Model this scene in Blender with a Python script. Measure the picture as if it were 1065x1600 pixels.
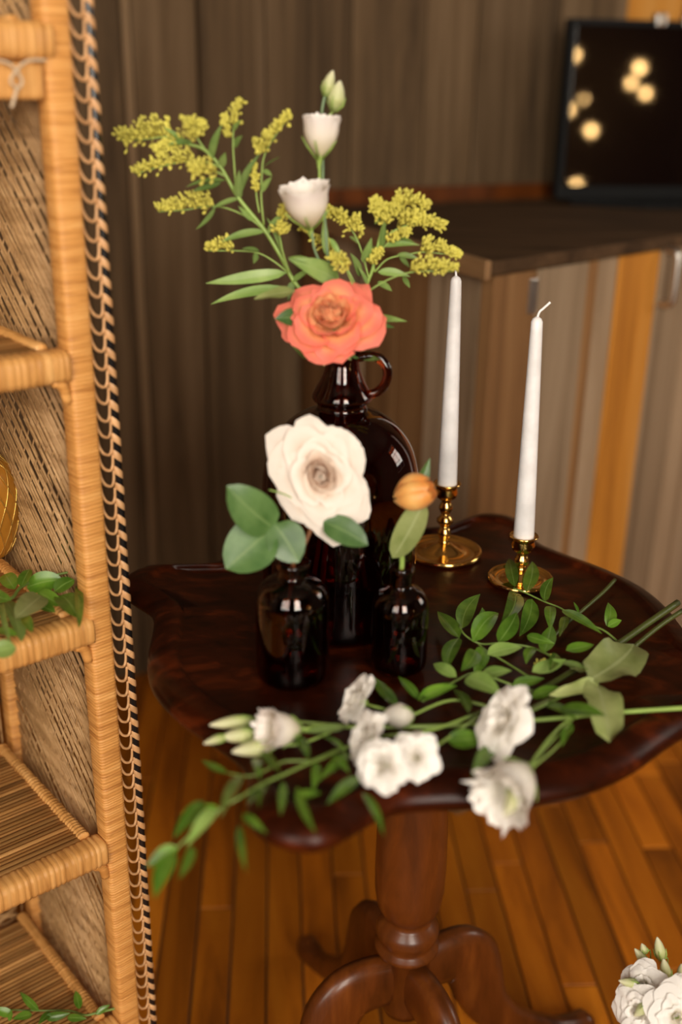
import bpy, math, random
from mathutils import Vector, Matrix, noise
R_ = random.Random(7)
for o in list(bpy.data.objects): bpy.data.objects.remove(o)
scene = bpy.context.scene
col = scene.collection

# ------------------------------------------------------------------ camera
PITCH, FPX, ROLL, CAMH = math.radians(21.7), 1690.0, math.radians(1.0), 1.30
cam_d = bpy.data.cameras.new('camera'); cam = bpy.data.objects.new('camera', cam_d); col.objects.link(cam)
_r, _u, _f = Vector((1, 0, 0)), Vector((0, math.sin(PITCH), math.cos(PITCH))), Vector((0, math.cos(PITCH), -math.sin(PITCH)))
CR = _r*math.cos(ROLL) + _u*math.sin(ROLL); CU = _u*math.cos(ROLL) - _r*math.sin(ROLL); CF = _f
CAM = Vector((0, 0, CAMH))
cam.matrix_world = Matrix((( CR.x, CU.x, -CF.x, 0), (CR.y, CU.y, -CF.y, 0), (CR.z, CU.z, -CF.z, CAMH), (0, 0, 0, 1)))
cam_d.sensor_fit = 'VERTICAL'; cam_d.sensor_height = 36; cam_d.lens = FPX/1600*36
cam_d.clip_start = .05
cam_d.dof.use_dof = True; cam_d.dof.focus_distance = 1.22; cam_d.dof.aperture_fstop = 1.7
scene.camera = cam
vs = scene.view_settings
vs.view_transform = 'Standard'; vs.look = 'None'; vs.gamma = 1; vs.use_curve_mapping = False
vs.exposure = 0.46

# ------------------------------------------------------------------ world and daylight through the room's windows
world = bpy.data.worlds.new('room_air'); scene.world = world; world.use_nodes = True
world.node_tree.nodes['Background'].inputs[0].default_value = (1.0, .915, .80, 1)
world.node_tree.nodes['Background'].inputs[1].default_value = .03
WALL_Y, WALL_X = -1.75, 3.6
ZB, ZT = 1.05, 3.05
# wall ('front' = behind the camera, 'right'), centre along the wall, width, watts
# the bottles mirror two windows behind the camera and a thin one on the right
WINDOWS = [('front', -1.15, 1.35, 66), ('front', .85, 1.0, 104), ('right', 2.0, 1.2, 42)]
LIGHT_NAMES = ['window_behind_left_offscreen', 'window_behind_right_offscreen', 'window_right_offscreen']
for (wl, c, w, e), ln in zip(WINDOWS, LIGHT_NAMES):
    l = bpy.data.lights.new(ln, 'AREA'); l.shape = 'RECTANGLE'; l.size = w; l.size_y = ZT-ZB
    l.energy = e; l.color = (1.0, .915, .80)
    lo = bpy.data.objects.new(ln, l); col.objects.link(lo)
    if wl == 'front':
        lo.location = (c, WALL_Y-.12, (ZB+ZT)/2); lo.rotation_euler = Vector((0, 1, 0)).to_track_quat('-Z', 'Z').to_euler()
    else:
        lo.location = (WALL_X+.12, c, (ZB+ZT)/2); lo.rotation_euler = Vector((-1, 0, 0)).to_track_quat('-Z', 'Z').to_euler()

# ------------------------------------------------------------------ pixel helpers (1065 x 1600 frame)
def ray(x, y): return CR*((x-532.5)/FPX) + CU*((800-y)/FPX) + CF
def onz(x, y, z): r = ray(x, y); return CAM + r*((z-CAMH)/r.z)
def ony(x, y, Y): r = ray(x, y); return CAM + r*(Y/r.y)
def onplane(x, y, n, q): r = ray(x, y); return CAM + r*(n.dot(q-CAM)/n.dot(r))
def depth(p): return (Vector(p)-CAM).dot(CF)
def px2m(px, p): return px*depth(p)/FPX
TZ = .745
def T(x, y, h=.0): return onz(x, y, TZ+h)

# ------------------------------------------------------------------ mesh helpers
class MB:
    def __init__(s): s.v = []; s.f = []; s.uv = {}
    def add(s, v, f, uv=None):
        o = len(s.v); s.v += [tuple(p) for p in v]; s.f += [tuple(i+o for i in q) for q in f]
        if uv:
            for i, t in enumerate(uv): s.uv[o+i] = t
    def box(s, a, b):
        x0, y0, z0 = a; x1, y1, z1 = b
        s.add([(x0,y0,z0),(x1,y0,z0),(x1,y1,z0),(x0,y1,z0),(x0,y0,z1),(x1,y0,z1),(x1,y1,z1),(x0,y1,z1)],
              [(0,3,2,1),(4,5,6,7),(0,1,5,4),(1,2,6,5),(2,3,7,6),(3,0,4,7)])
    def tube(s, pts, rad, n=8, cap=True, flat=None):
        pts = [Vector(p) for p in pts]; m = len(pts)
        if not hasattr(rad, '__len__'): rad = [rad]*m
        t0 = (pts[1]-pts[0]).normalized()
        a = t0.orthogonal().normalized(); vs_, fs = [], []
        for i, p in enumerate(pts):
            t = (pts[min(i+1, m-1)]-pts[max(i-1, 0)]).normalized()
            a = (a - t*a.dot(t)).normalized(); b = t.cross(a)
            for k in range(n):
                th = 2*math.pi*k/n
                vs_.append(p + (a*math.cos(th) + b*math.sin(th)*(flat or 1))*rad[i])
        for i in range(m-1):
            for k in range(n):
                fs.append((i*n+k, i*n+(k+1) % n, (i+1)*n+(k+1) % n, (i+1)*n+k))
        if cap: fs.append(tuple(range(n))[::-1]); fs.append(tuple((m-1)*n+k for k in range(n)))
        s.add(vs_, fs, [(k % n/n, i/(m-1)) for i in range(m) for k in range(n)])
    def lathe(s, prof, n=48, cx=0, cy=0, cz=0):
        vs_, fs, m = [], [], len(prof)
        for r, z in prof:
            for k in range(n):
                th = 2*math.pi*k/n; vs_.append((cx+r*math.cos(th), cy+r*math.sin(th), cz+z))
        for i in range(m-1):
            for k in range(n): fs.append((i*n+k, i*n+(k+1) % n, (i+1)*n+(k+1) % n, (i+1)*n+k))
        s.add(vs_, fs)
    def grid(s, fn, nu, nv):
        v, uv, f = [], [], []
        for j in range(nv+1):
            for i in range(nu+1):
                a, b = i/nu*2-1, j/nv
                v.append(fn(a, b)); uv.append((a*.5+.5, b))
        for j in range(nv):
            for i in range(nu):
                k = j*(nu+1)+i; f.append((k, k+1, k+nu+2, k+nu+1))
        s.add(v, f, uv)
    def blob(s, c, ax, r, l, n=6, m=4):            # small ellipsoid bud
        ax = ax.normalized(); a = ax.orthogonal().normalized(); b = ax.cross(a); vs_, fs = [c-ax*l], []
        for i in range(1, m):
            th = math.pi*i/m
            for k in range(n):
                ph = 2*math.pi*k/n
                vs_.append(c - ax*l*math.cos(th) + (a*math.cos(ph)+b*math.sin(ph))*r*math.sin(th))
        vs_.append(c+ax*l); e = len(vs_)-1
        for k in range(n):
            fs.append((0, 1+(k+1) % n, 1+k)); fs.append((e, 1+(m-2)*n+k, 1+(m-2)*n+(k+1) % n))
            for i in range(m-2):
                fs.append((1+i*n+k, 1+i*n+(k+1) % n, 1+(i+1)*n+(k+1) % n, 1+(i+1)*n+k))
        s.add(vs_, fs)
    def build(s, name, mat, parent=None, smooth=True, world=True):
        me = bpy.data.meshes.new(name); me.from_pydata(s.v, [], s.f)
        if s.uv:
            uvl = me.uv_layers.new(name='UVMap')
            for lp in me.loops: uvl.data[lp.index].uv = s.uv.get(lp.vertex_index, (0, 0))
        me.materials.append(mat)
        if smooth: me.polygons.foreach_set('use_smooth', [True]*len(me.polygons))
        me.update()
        o = bpy.data.objects.new(name, me); col.objects.link(o)
        if parent is not None: put(o, parent, world)
        return o
WM = {}
def wmat(o):
    m = o.matrix_basis.copy(); p = o.parent
    while p is not None: m = p.matrix_basis @ m; p = p.parent
    return m
def put(o, parent, world=True):
    o.parent = parent
    if world and o.type == 'MESH':                    # vertices given in world space: bake into the parent's space
        o.data.transform(wmat(parent).inverted())
def empty(name, loc=(0, 0, 0), rz=0):
    o = bpy.data.objects.new(name, None); col.objects.link(o); o.location = loc; o.rotation_euler = (0, 0, rz)
    o.empty_display_size = .05
    return o
def tag(o, label=None, cat=None, group=None, kind=None):
    if label: o['label'] = label
    if cat: o['category'] = cat
    if group: o['group'] = group
    if kind: o['kind'] = kind
    return o
def bevel(o, w, seg=2):
    m = o.modifiers.new('bevel', 'BEVEL'); m.width = w; m.segments = seg; m.limit_method = 'ANGLE'
    return o
def spline(pts, per=6):
    pts = [Vector(p) for p in pts]
    if len(pts) == 2: return [pts[0].lerp(pts[1], i/per) for i in range(per+1)]
    out = []
    for i in range(len(pts)-1):
        p0 = pts[i-1] if i else pts[0]*2-pts[1]
        p1, p2 = pts[i], pts[i+1]
        p3 = pts[i+2] if i+2 < len(pts) else p2*2-p1
        for k in range(per):
            t = k/per
            out.append(.5*((2*p1)+(p2-p0)*t+(2*p0-5*p1+4*p2-p3)*t*t+(3*p1-p0-3*p2+p3)*t**3))
    return out+[pts[-1]]

# ------------------------------------------------------------------ materials
def ramp(nt, stops):
    r = nt.nodes.new('ShaderNodeValToRGB'); e = r.color_ramp.elements
    while len(e) < len(stops): e.new(.5)
    for k, (p, c) in enumerate(stops): e[k].position = p; e[k].color = (*c, 1)
    return r
def base(name, rough=.5, **kw):
    m = bpy.data.materials.new(name); m.use_nodes = True; b = m.node_tree.nodes['Principled BSDF']
    b.inputs['Roughness'].default_value = rough
    for k, v in kw.items():
        k = k.replace('_', ' ')
        b.inputs[k].default_value = v
    return m, m.node_tree, b
def coords(nt, scale, kind='Object', rand=False):
    tc = nt.nodes.new('ShaderNodeTexCoord'); mp = nt.nodes.new('ShaderNodeMapping'); mp.inputs['Scale'].default_value = scale
    nt.links.new(tc.outputs[kind], mp.inputs[0])
    if rand:
        oi = nt.nodes.new('ShaderNodeObjectInfo'); ml = nt.nodes.new('ShaderNodeMath'); ml.operation = 'MULTIPLY'; ml.inputs[1].default_value = 37
        nt.links.new(oi.outputs['Random'], ml.inputs[0]); nt.links.new(ml.outputs[0], mp.inputs['Location'])
    return mp
def wood(name, stops, scale, rough=.5, bump=.2, rand=.0, detail=6, coat=0, distort=.6, kind='Object', spec=.5):
    m, nt, b = base(name, rough)
    mp = coords(nt, scale, kind, rand=rand > 0)
    n = nt.nodes.new('ShaderNodeTexNoise'); n.inputs['Scale'].default_value = 1; n.inputs['Detail'].default_value = detail
    n.inputs['Roughness'].default_value = .65; n.inputs['Distortion'].default_value = distort
    nt.links.new(mp.outputs[0], n.inputs['Vector'])
    r = ramp(nt, stops); nt.links.new(n.outputs['Fac'], r.inputs[0]); c = r.outputs[0]
    if rand:
        oi = nt.nodes.new('ShaderNodeObjectInfo'); mr = nt.nodes.new('ShaderNodeMapRange')
        mr.inputs['To Min'].default_value = 1-rand; mr.inputs['To Max'].default_value = 1+rand*.7
        nt.links.new(oi.outputs['Random'], mr.inputs['Value'])
        hs = nt.nodes.new('ShaderNodeHueSaturation'); nt.links.new(mr.outputs[0], hs.inputs['Value']); nt.links.new(c, hs.inputs['Color']); c = hs.outputs[0]
    nt.links.new(c, b.inputs['Base Color'])
    if bump:
        bp = nt.nodes.new('ShaderNodeBump'); bp.inputs['Strength'].default_value = bump; bp.inputs['Distance'].default_value = .002
        nt.links.new(n.outputs['Fac'], bp.inputs['Height']); nt.links.new(bp.outputs[0], b.inputs['Normal'])
    b.inputs['Coat Weight'].default_value = coat; b.inputs['Coat Roughness'].default_value = .15
    b.inputs['Specular IOR Level'].default_value = spec
    return m
def petal_mat(name, stops, rough=.55, trans=.25, axis=1, noise_amt=.15):
    m, nt, b = base(name, rough)
    tc = nt.nodes.new('ShaderNodeTexCoord'); sp = nt.nodes.new('ShaderNodeSeparateXYZ'); nt.links.new(tc.outputs['UV'], sp.inputs[0])
    n = nt.nodes.new('ShaderNodeTexNoise'); n.inputs['Scale'].default_value = 60; nt.links.new(tc.outputs['Object'], n.inputs['Vector'])
    ma = nt.nodes.new('ShaderNodeMath'); ma.operation = 'MULTIPLY_ADD'; ma.inputs[1].default_value = noise_amt
    nt.links.new(n.outputs['Fac'], ma.inputs[0]); nt.links.new(sp.outputs[axis], ma.inputs[2])
    r = ramp(nt, stops); nt.links.new(ma.outputs[0], r.inputs[0]); nt.links.new(r.outputs[0], b.inputs['Base Color'])
    b.inputs['Sheen Weight'].default_value = .1
    tr = nt.nodes.new('ShaderNodeBsdfTranslucent'); nt.links.new(r.outputs[0], tr.inputs[0])
    mx = nt.nodes.new('ShaderNodeMixShader'); mx.inputs[0].default_value = trans
    nt.links.new(b.outputs[0], mx.inputs[1]); nt.links.new(tr.outputs[0], mx.inputs[2])
    nt.links.new(mx.outputs[0], nt.nodes['Material Output'].inputs[0])
    return m
def leaf_mat(name, c0, c1, rib, rough=.38, trans=.18):
    m, nt, b = base(name, rough)
    tc = nt.nodes.new('ShaderNodeTexCoord'); sp = nt.nodes.new('ShaderNodeSeparateXYZ'); nt.links.new(tc.outputs['UV'], sp.inputs[0])
    n = nt.nodes.new('ShaderNodeTexNoise'); n.inputs['Scale'].default_value = 45; n.inputs['Detail'].default_value = 4
    nt.links.new(tc.outputs['Object'], n.inputs['Vector'])
    r = ramp(nt, [(.3, c0), (.7, c1)]); nt.links.new(n.outputs['Fac'], r.inputs[0])
    oi = nt.nodes.new('ShaderNodeObjectInfo'); mr = nt.nodes.new('ShaderNodeMapRange'); mr.inputs['To Min'].default_value = .7; mr.inputs['To Max'].default_value = 1.35
    nt.links.new(oi.outputs['Random'], mr.inputs['Value'])
    hs = nt.nodes.new('ShaderNodeHueSaturation'); nt.links.new(mr.outputs[0], hs.inputs['Value']); nt.links.new(r.outputs[0], hs.inputs['Color'])
    s1 = nt.nodes.new('ShaderNodeMath'); s1.operation = 'SUBTRACT'; s1.inputs[1].default_value = .5; nt.links.new(sp.outputs[0], s1.inputs[0])
    s2 = nt.nodes.new('ShaderNodeMath'); s2.operation = 'ABSOLUTE'; nt.links.new(s1.outputs[0], s2.inputs[0])
    s3 = nt.nodes.new('ShaderNodeMath'); s3.operation = 'LESS_THAN'; s3.inputs[1].default_value = .035; nt.links.new(s2.outputs[0], s3.inputs[0])
    s4 = nt.nodes.new('ShaderNodeMath'); s4.operation = 'MULTIPLY'; s4.inputs[1].default_value = .55; nt.links.new(s3.outputs[0], s4.inputs[0])
    mx = nt.nodes.new('ShaderNodeMixRGB'); nt.links.new(s4.outputs[0], mx.inputs[0]); nt.links.new(hs.outputs[0], mx.inputs[1]); mx.inputs[2].default_value = (*rib, 1)
    nt.links.new(mx.outputs[0], b.inputs['Base Color'])
    tr = nt.nodes.new('ShaderNodeBsdfTranslucent'); nt.links.new(mx.outputs[0], tr.inputs[0])
    ms = nt.nodes.new('ShaderNodeMixShader'); ms.inputs[0].default_value = trans
    nt.links.new(b.outputs[0], ms.inputs[1]); nt.links.new(tr.outputs[0], ms.inputs[2]); nt.links.new(ms.outputs[0], nt.nodes['Material Output'].inputs[0])
    return m
def plain(name, c, rough=.5, **kw):
    m, nt, b = base(name, rough, **kw)
    n = nt.nodes.new('ShaderNodeTexNoise'); n.inputs['Scale'].default_value = 30; n.inputs['Detail'].default_value = 3
    tc = nt.nodes.new('ShaderNodeTexCoord'); nt.links.new(tc.outputs['Object'], n.inputs['Vector'])
    r = ramp(nt, [(.3, tuple(x*.85 for x in c)), (.7, tuple(min(1, x*1.1) for x in c))]); nt.links.new(n.outputs['Fac'], r.inputs[0]); nt.links.new(r.outputs[0], b.inputs['Base Color'])
    return m

M = {}
M['floor'] = wood('oiled_floor_planks', [(.25, (.13, .032, .003)), (.5, (.42, .120, .006)), (.8, (.60, .20, .012))], (14, 1.6, 14), .45, .12, .38, spec=.22)
M['subfloor'] = plain('brown_backing_wood', (.09, .045, .020), .8)
M['barn_dark'] = wood('weathered_wall_boards', [(.25, (.032, .018, .008)), (.5, (.130, .078, .037)), (.8, (.24, .155, .085))], (16, 16, .9), .8, .35, .3, spec=.2)
M['barn_grey'] = wood('grey_barn_boards', [(.25, (.11, .066, .033)), (.5, (.29, .20, .12)), (.8, (.46, .34, .22))], (18, 18, .9), .8, .35, .25, spec=.2)
M['barn_brown'] = wood('brown_barn_boards', [(.25, (.09, .040, .013)), (.5, (.24, .12, .045)), (.8, (.37, .21, .09))], (18, 18, .9), .8, .35, .2, spec=.2)
M['barn_orange'] = wood('orange_barn_boards', [(.25, (.26, .085, .010)), (.5, (.54, .22, .028)), (.8, (.62, .31, .08))], (14, 14, 1.2), .7, .3, .1, spec=.2)
M['counter_top'] = wood('dark_counter_plank', [(.25, (.02, .010, .004)), (.5, (.06, .032, .014)), (.8, (.11, .06, .028))], (3, 22, 22), .75, .2, .1, spec=.15)
M['counter_edge'] = wood('counter_edge_wood', [(.25, (.20, .10, .035)), (.8, (.34, .19, .08))], (8, 8, 20), .7, .2, .1)
M['mahogany'] = wood('dark_mahogany', [(.28, (.006, .0016, .0006)), (.52, (.028, .0046, .0010)), (.78, (.11, .018, .0030))], (14, 30, 30), .32, .06, 0, 8, coat=.0, spec=.14)
M['walnut'] = wood('red_brown_turned_wood', [(.25, (.035, .009, .0015)), (.55, (.12, .030, .0045)), (.85, (.24, .07, .009))], (22, 22, 5), .34, .08, 0, 6, coat=.12, spec=.35)
M['rattan'] = wood('golden_rattan_wrap', [(.25, (.34, .12, .022)), (.5, (.62, .285, .072)), (.8, (.78, .42, .14))], (9, 9, 130), .5, .3, 0, 4, spec=.4)
M['rattan_x'] = wood('golden_rattan_roll', [(.25, (.32, .13, .027)), (.5, (.60, .29, .08)), (.8, (.76, .43, .155))], (110, 9, 9), .5, .3, 0, 4, spec=.4)
M['reed'] = wood('tan_shelf_reeds', [(.25, (.26, .12, .030)), (.5, (.55, .28, .085)), (.8, (.72, .41, .15))], (4, 40, 40), .55, .25, .45, 5, spec=.35)
M['weave'] = wood('woven_side_reeds', [(.25, (.20, .10, .033)), (.5, (.40, .225, .09)), (.8, (.58, .36, .17))], (40, 12, 60), .55, .2, .0, 4, spec=.35)
M['strap'] = wood('tan_cord_wrap', [(.25, (.42, .20, .07)), (.8, (.72, .42, .20))], (90, 90, 30), .5, .2, .12)
M['black_cord'] = plain('black_cane_cord', (.008, .007, .007), .22)
M['backpost'] = wood('red_brown_rattan', [(.25, (.16, .048, .008)), (.8, (.34, .12, .022))], (9, 9, 130), .5, .3, 0, 4)
M['string'] = plain('pale_tie_string', (.55, .42, .28), .7)
M['brass'] = plain('polished_brass', (.83, .52, .16), .14, Metallic=1.0)
M['wax'] = plain('white_candle_wax', (.80, .77, .76), .42, Subsurface_Weight=.25, Subsurface_Radius=(.01, .008, .007))
M['wick'] = plain('white_cotton_wick', (.82, .80, .78), .8)
M['plastic'] = plain('matte_black_plastic', (.005, .005, .005), .6, Specular_IOR_Level=.15)
M['screen'] = plain('glossy_dark_screen', (.004, .002, .002), .03, Specular_IOR_Level=.9)
M['steel'] = plain('brushed_steel', (.55, .52, .48), .35, Metallic=1.0)
M['white_paint'] = plain('white_window_paint', (.7, .68, .64), .5)
M['plaster'] = plain('dim_plaster', (.13, .095, .065), .8)
M['stem_green'] = plain('green_stem', (.16, .24, .045), .45)
M['stem_bright'] = plain('fresh_green_stem', (.26, .38, .08), .4)
M['stem_grey'] = plain('blue_green_stem', (.16, .24, .12), .45)
M['stem_dark'] = plain('dark_woody_stem', (.065, .080, .014), .45)
M['stem_brown'] = plain('reddish_brown_stem', (.22, .09, .035), .5)
M['ruscus'] = leaf_mat('ruscus_leaf', (.05, .13, .009), (.13, .25, .025), (.22, .35, .08), .26)
M['ruscus_pale'] = leaf_mat('pale_ruscus_leaf', (.17, .29, .055), (.27, .39, .10), (.32, .45, .15), .32)
M['rose_leaf'] = leaf_mat('rose_leaf', (.05, .125, .026), (.12, .22, .065), (.19, .29, .10), .36)
M['olive_leaf'] = leaf_mat('wilted_leaf', (.22, .27, .075), (.35, .39, .145), (.42, .46, .22), .45)
M['gold_leaf'] = leaf_mat('goldenrod_leaf', (.14, .24, .05), (.24, .34, .095), (.30, .40, .14), .4)
M['goldenrod'] = plain('goldenrod_buds', (.60, .54, .09), .6)
M['bud'] = petal_mat('lisianthus_bud', [(0, (.22, .32, .08)), (.45, (.55, .58, .25)), (1, (.78, .74, .52))], .5, .2)
M['cream'] = petal_mat('cream_rose_petal', [(.0, (.74, .40, .22)), (.5, (.74, .54, .40)), (.85, (.78, .64, .52)), (1, (.86, .77, .68))], .5, .22)
M['cream_in'] = petal_mat('blush_rose_petal', [(.0, (.74, .40, .22)), (.55, (.78, .56, .41)), (1, (.86, .72, .60))], .5, .22)
M['lisi'] = petal_mat('white_lisianthus_petal', [(0, (.55, .60, .20)), (.25, (.84, .76, .52)), (.6, (.88, .81, .68)), (1, (.92, .85, .80))], .5, .25)
M['white'] = petal_mat('white_petal', [(0, (.74, .66, .40)), (.35, (.88, .82, .70)), (1, (.95, .91, .86))], .5, .22)
M['orange'] = petal_mat('orange_rose_petal', [(0, (.97, .62, .24)), (.45, (.97, .50, .19)), (.82, (.95, .40, .17)), (1.0, (.90, .22, .15))], .5, .25, noise_amt=.12)
M['orange_in'] = petal_mat('peach_rose_petal', [(0, (.95, .36, .10)), (.6, (.98, .56, .25)), (.85, (.97, .58, .28)), (1, (.95, .40, .19))], .5, .25)
M['tulip'] = petal_mat('orange_tulip_petal', [(0, (.92, .62, .22)), (.35, (.90, .44, .11)), (.7, (.90, .52, .16)), (1, (.86, .36, .08))], .42, .3)
def glass(name, c):
    m, nt, b = base(name, .03, Transmission_Weight=1.0, IOR=1.5)
    n = nt.nodes.new('ShaderNodeTexNoise'); n.inputs['Scale'].default_value = 18
    tc = nt.nodes.new('ShaderNodeTexCoord'); nt.links.new(tc.outputs['Object'], n.inputs['Vector'])
    r = ramp(nt, [(.3, tuple(x*.9 for x in c)), (.7, c)]); nt.links.new(n.outputs['Fac'], r.inputs[0]); nt.links.new(r.outputs[0], b.inputs['Base Color'])
    return m
M['amber'] = glass('dark_amber_glass', (.27, .038, .008))
M['amber2'] = glass('amber_bottle_glass', (.28, .055, .010))
def emit(name, c, s):
    m = bpy.data.materials.new(name); m.use_nodes = True; nt = m.node_tree; nt.nodes.clear()
    e = nt.nodes.new('ShaderNodeEmission'); e.inputs[0].default_value = (*c, 1); e.inputs[1].default_value = s
    o = nt.nodes.new('ShaderNodeOutputMaterial'); nt.links.new(e.outputs[0], o.inputs[0]); return m
M['bulb'] = emit('warm_bulb_glow', (1, .60, .22), 55)

# ================================================================== THE ROOM
# floor: every plank a piece of its own
floor = MB(); floor.box((-2.7, -1.9, -.03), (3.7, 4.3, -.006)); floor = tag(floor.build('floor', M['subfloor'], smooth=False), kind='structure')
PW, FA = .0572, math.radians(3.6)
ax_l = Vector((-math.sin(FA), math.cos(FA), 0)); ax_w = Vector((math.cos(FA), math.sin(FA), 0))
orig = onz(472, 1480, 0)
fm = {}
def plank(i, s0, s1, name='plank'):
    key = round(s1-s0, 2)
    if key not in fm:
        b = MB(); L = key/2-.0016; w = PW/2-.0017; c = .0012
        b.add([(-w+c,-L+c,0),(w-c,-L+c,0),(w-c,L-c,0),(-w+c,L-c,0),(-w,-L,-c),(w,-L,-c),(w,L,-c),(-w,L,-c),(-w,-L,-.008),(w,-L,-.008),(w,L,-.008),(-w,L,-.008)],
              [(0,1,2,3),(0,4,5,1),(1,5,6,2),(2,6,7,3),(3,7,4,0),(4,8,9,5),(5,9,10,6),(6,10,11,7),(7,11,8,4)])
        fm[key] = b.build('plank', M['floor'], smooth=False); o = fm[key]
    else:
        o = fm[key].copy(); col.objects.link(o)
    p = orig + ax_w*((i+.5)*PW) + ax_l*((s0+s1)/2); o.parent = floor
    o.location = (p.x, p.y, R_.uniform(-.0006, .0004)); o.rotation_euler = (0, 0, FA)
for i in range(-11, 22):
    s = -.85 - R_.uniform(0, .5)
    while s < 1.75:
        L = R_.choice((.35, .45, .55, .7, .85)); plank(i, s, s+L); s += L
# remaining floor beyond the frame as one piece of stuff
b = MB()
for i in list(range(-44, -11)) + list(range(22, 63)):
    for s0 in (-3.1, -.7, 1.7):
        c = orig + ax_w*((i+.5)*PW)
        q = [c+ax_w*sx*(PW/2-.0011)+ax_l*(s0+sy) for sx, sy in ((-1, 0), (1, 0), (1, 2.39), (-1, 2.39))]
        b.add([(p.x, p.y, 0) for p in q]+[(p.x, p.y, -.008) for p in q], [(0,1,2,3),(0,4,5,1),(1,5,6,2),(2,6,7,3),(3,7,4,0)])
tag(b.build('outer_planks', M['floor'], floor, smooth=False), kind='stuff')

# barn-board wall behind the table
WA = math.radians(27); W0 = Vector((-.457, 2.222, 0)); wd = Vector((math.cos(WA), math.sin(WA), 0)); wn = Vector((wd.y, -wd.x, 0))
wall = MB()
def wbox(mb, s0, s1, t0, t1, z0, z1, o=W0, d=wd, n=wn):
    P = [o+d*s+n*t for s, t in ((s0, t0), (s1, t0), (s1, t1), (s0, t1))]
    mb.add([(p.x, p.y, z0) for p in P]+[(p.x, p.y, z1) for p in P], [(0,1,2,3),(7,6,5,4),(4,5,1,0),(5,6,2,1),(6,7,3,2),(7,4,0,3)])
wbox(wall, -2.3, 4.35, -.08, -.022, 0, 3.4); wall = tag(wall.build('wall_back', M['subfloor'], smooth=False), kind='structure')
def ws(px, y=160): p = onplane(px, y, wn, W0); return (p-W0).dot(wd)
seams = [-2.2, -1.9, -1.66, -1.4, -1.2, -.95, -.72, -.5, -.28] + [ws(x) for x in (118, 194, 211, 312, 415, 548, 662, 742, 866, 966, 1052)]
k = seams[-1]
while k < 4.2: k += R_.uniform(.14, .26); seams.append(k)
for j in range(len(seams)-1):
    s0, s1 = seams[j], seams[j+1]; t = R_.uniform(-.004, .004)
    mat = M['barn_dark']
    if j == len([s for s in seams if s < ws(1000)])-1: mat = M['barn_orange']
    b = MB(); wbox(b, s0+.0018, s1-.0018, -.021, t+(.006 if abs(s0-ws(194)) < .01 else 0), 0.0, 3.4)
    bevel(b.build('board', mat, wall, smooth=False), .002, 1)

# walls out of frame with the windows the daylight comes through, side wall and ceiling
def window_wall(name, wl, lo_, hi_, cut):
    mb = MB()
    def bx(a, c, z0, z1, mb=None, t0=-.1, t1=0.0):
        if wl == 'front': mb.box((a, WALL_Y+t0, z0), (c, WALL_Y+t1, z1))
        else: mb.box((WALL_X-t1, a, z0), (WALL_X-t0, c, z1))
    ed = sorted((c-w/2, c+w/2) for q, c, w, e in cut); a = lo_
    for x0, x1 in ed:
        bx(a, x0, 0, 3.4, mb); bx(x0, x1, 0, ZB, mb); bx(x0, x1, ZT, 3.4, mb); a = x1
    bx(a, hi_, 0, 3.4, mb); tag(mb.build(name, M['plaster'], smooth=False), kind='structure')
    for x0, x1 in ed:
        global NWIN
        NWIN += 1; f = MB(); t = (-.09, -.04)
        for q in ((x0, x0+.05, ZB, ZT), (x1-.05, x1, ZB, ZT), (x0+.05, x1-.05, ZB, ZB+.05), (x0+.05, x1-.05, ZT-.05, ZT)): bx(*q, f, *t)
        wo = tag(f.build('window_%d' % NWIN, M['white_paint'], smooth=False), kind='structure')
        nm = max(1, round((x1-x0)/.5)-1)
        for k in range(nm):
            xx = x0+(x1-x0)*(k+1)/(nm+1); f = MB(); bx(xx-.022, xx+.022, ZB+.05, ZT-.05, f, *t); f.build('muntin', M['white_paint'], wo, smooth=False)
        for k in (1, 2):
            zz = ZB+(ZT-ZB)*k/3; f = MB(); bx(x0+.05, x1-.05, zz-.02, zz+.02, f, -.088, -.042); f.build('rail', M['white_paint'], wo, smooth=False)
NWIN = 0
window_wall('wall_front', 'front', -2.6, WALL_X, [w for w in WINDOWS if w[0] == 'front'])
window_wall('wall_right', 'right', WALL_Y, 4.2, [w for w in WINDOWS if w[0] == 'right'])
b = MB(); b.box((-2.7, WALL_Y, 0), (-2.6, 1.35, 3.4)); tag(b.build('wall_left', M['plaster'], smooth=False), kind='structure')
b = MB(); b.box((-2.7, WALL_Y-.1, 3.4), (WALL_X+.1, 4.2, 3.5)); tag(b.build('ceiling', M['plaster'], smooth=False), kind='structure')

# ================================================================== COUNTER clad in barn boards
HC = 1.048
cC = onz(770, 404, HC); cR = onz(1065, 363, HC); cL = onz(545, 345, HC)
fdir = (cR-cC); fdir.z = 0; fdir.normalize(); sdir = (cL-cC); sdir.z = 0; sdir.normalize()
tS = (wn.dot(W0-cC)-.012*-1)/wn.dot(sdir); tS = (W0-cC).dot(wn)/sdir.dot(wn)-.03
LF = 1.25
cen = cC+fdir*.4; counter = empty('barn_board_counter', (cen.x, cen.y, 0))
tag(counter, 'waist-high counter clad in mixed grey and orange barn boards against the dark plank wall', 'counter')
def prism(mb, poly, z0, z1):
    n = len(poly); mb.add([(p.x, p.y, z0) for p in poly]+[(p.x, p.y, z1) for p in poly],
        [tuple(range(n))[::-1], tuple(range(n, 2*n))]+[(i, (i+1) % n, n+(i+1) % n, n+i) for i in range(n)])
inn = (fdir+sdir).normalized()*.03
def tow(p, gap=.03): return p + sdir*((W0-p).dot(wn)/sdir.dot(wn)-gap)
cRr = cC+fdir*LF
body = MB(); prism(body, [cC+inn, cRr+sdir*.03, tow(cRr), tow(cC+inn)], 0.0, HC-.026); body.build('body', M['subfloor'], counter, smooth=False)
top = MB(); ov = .012
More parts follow.
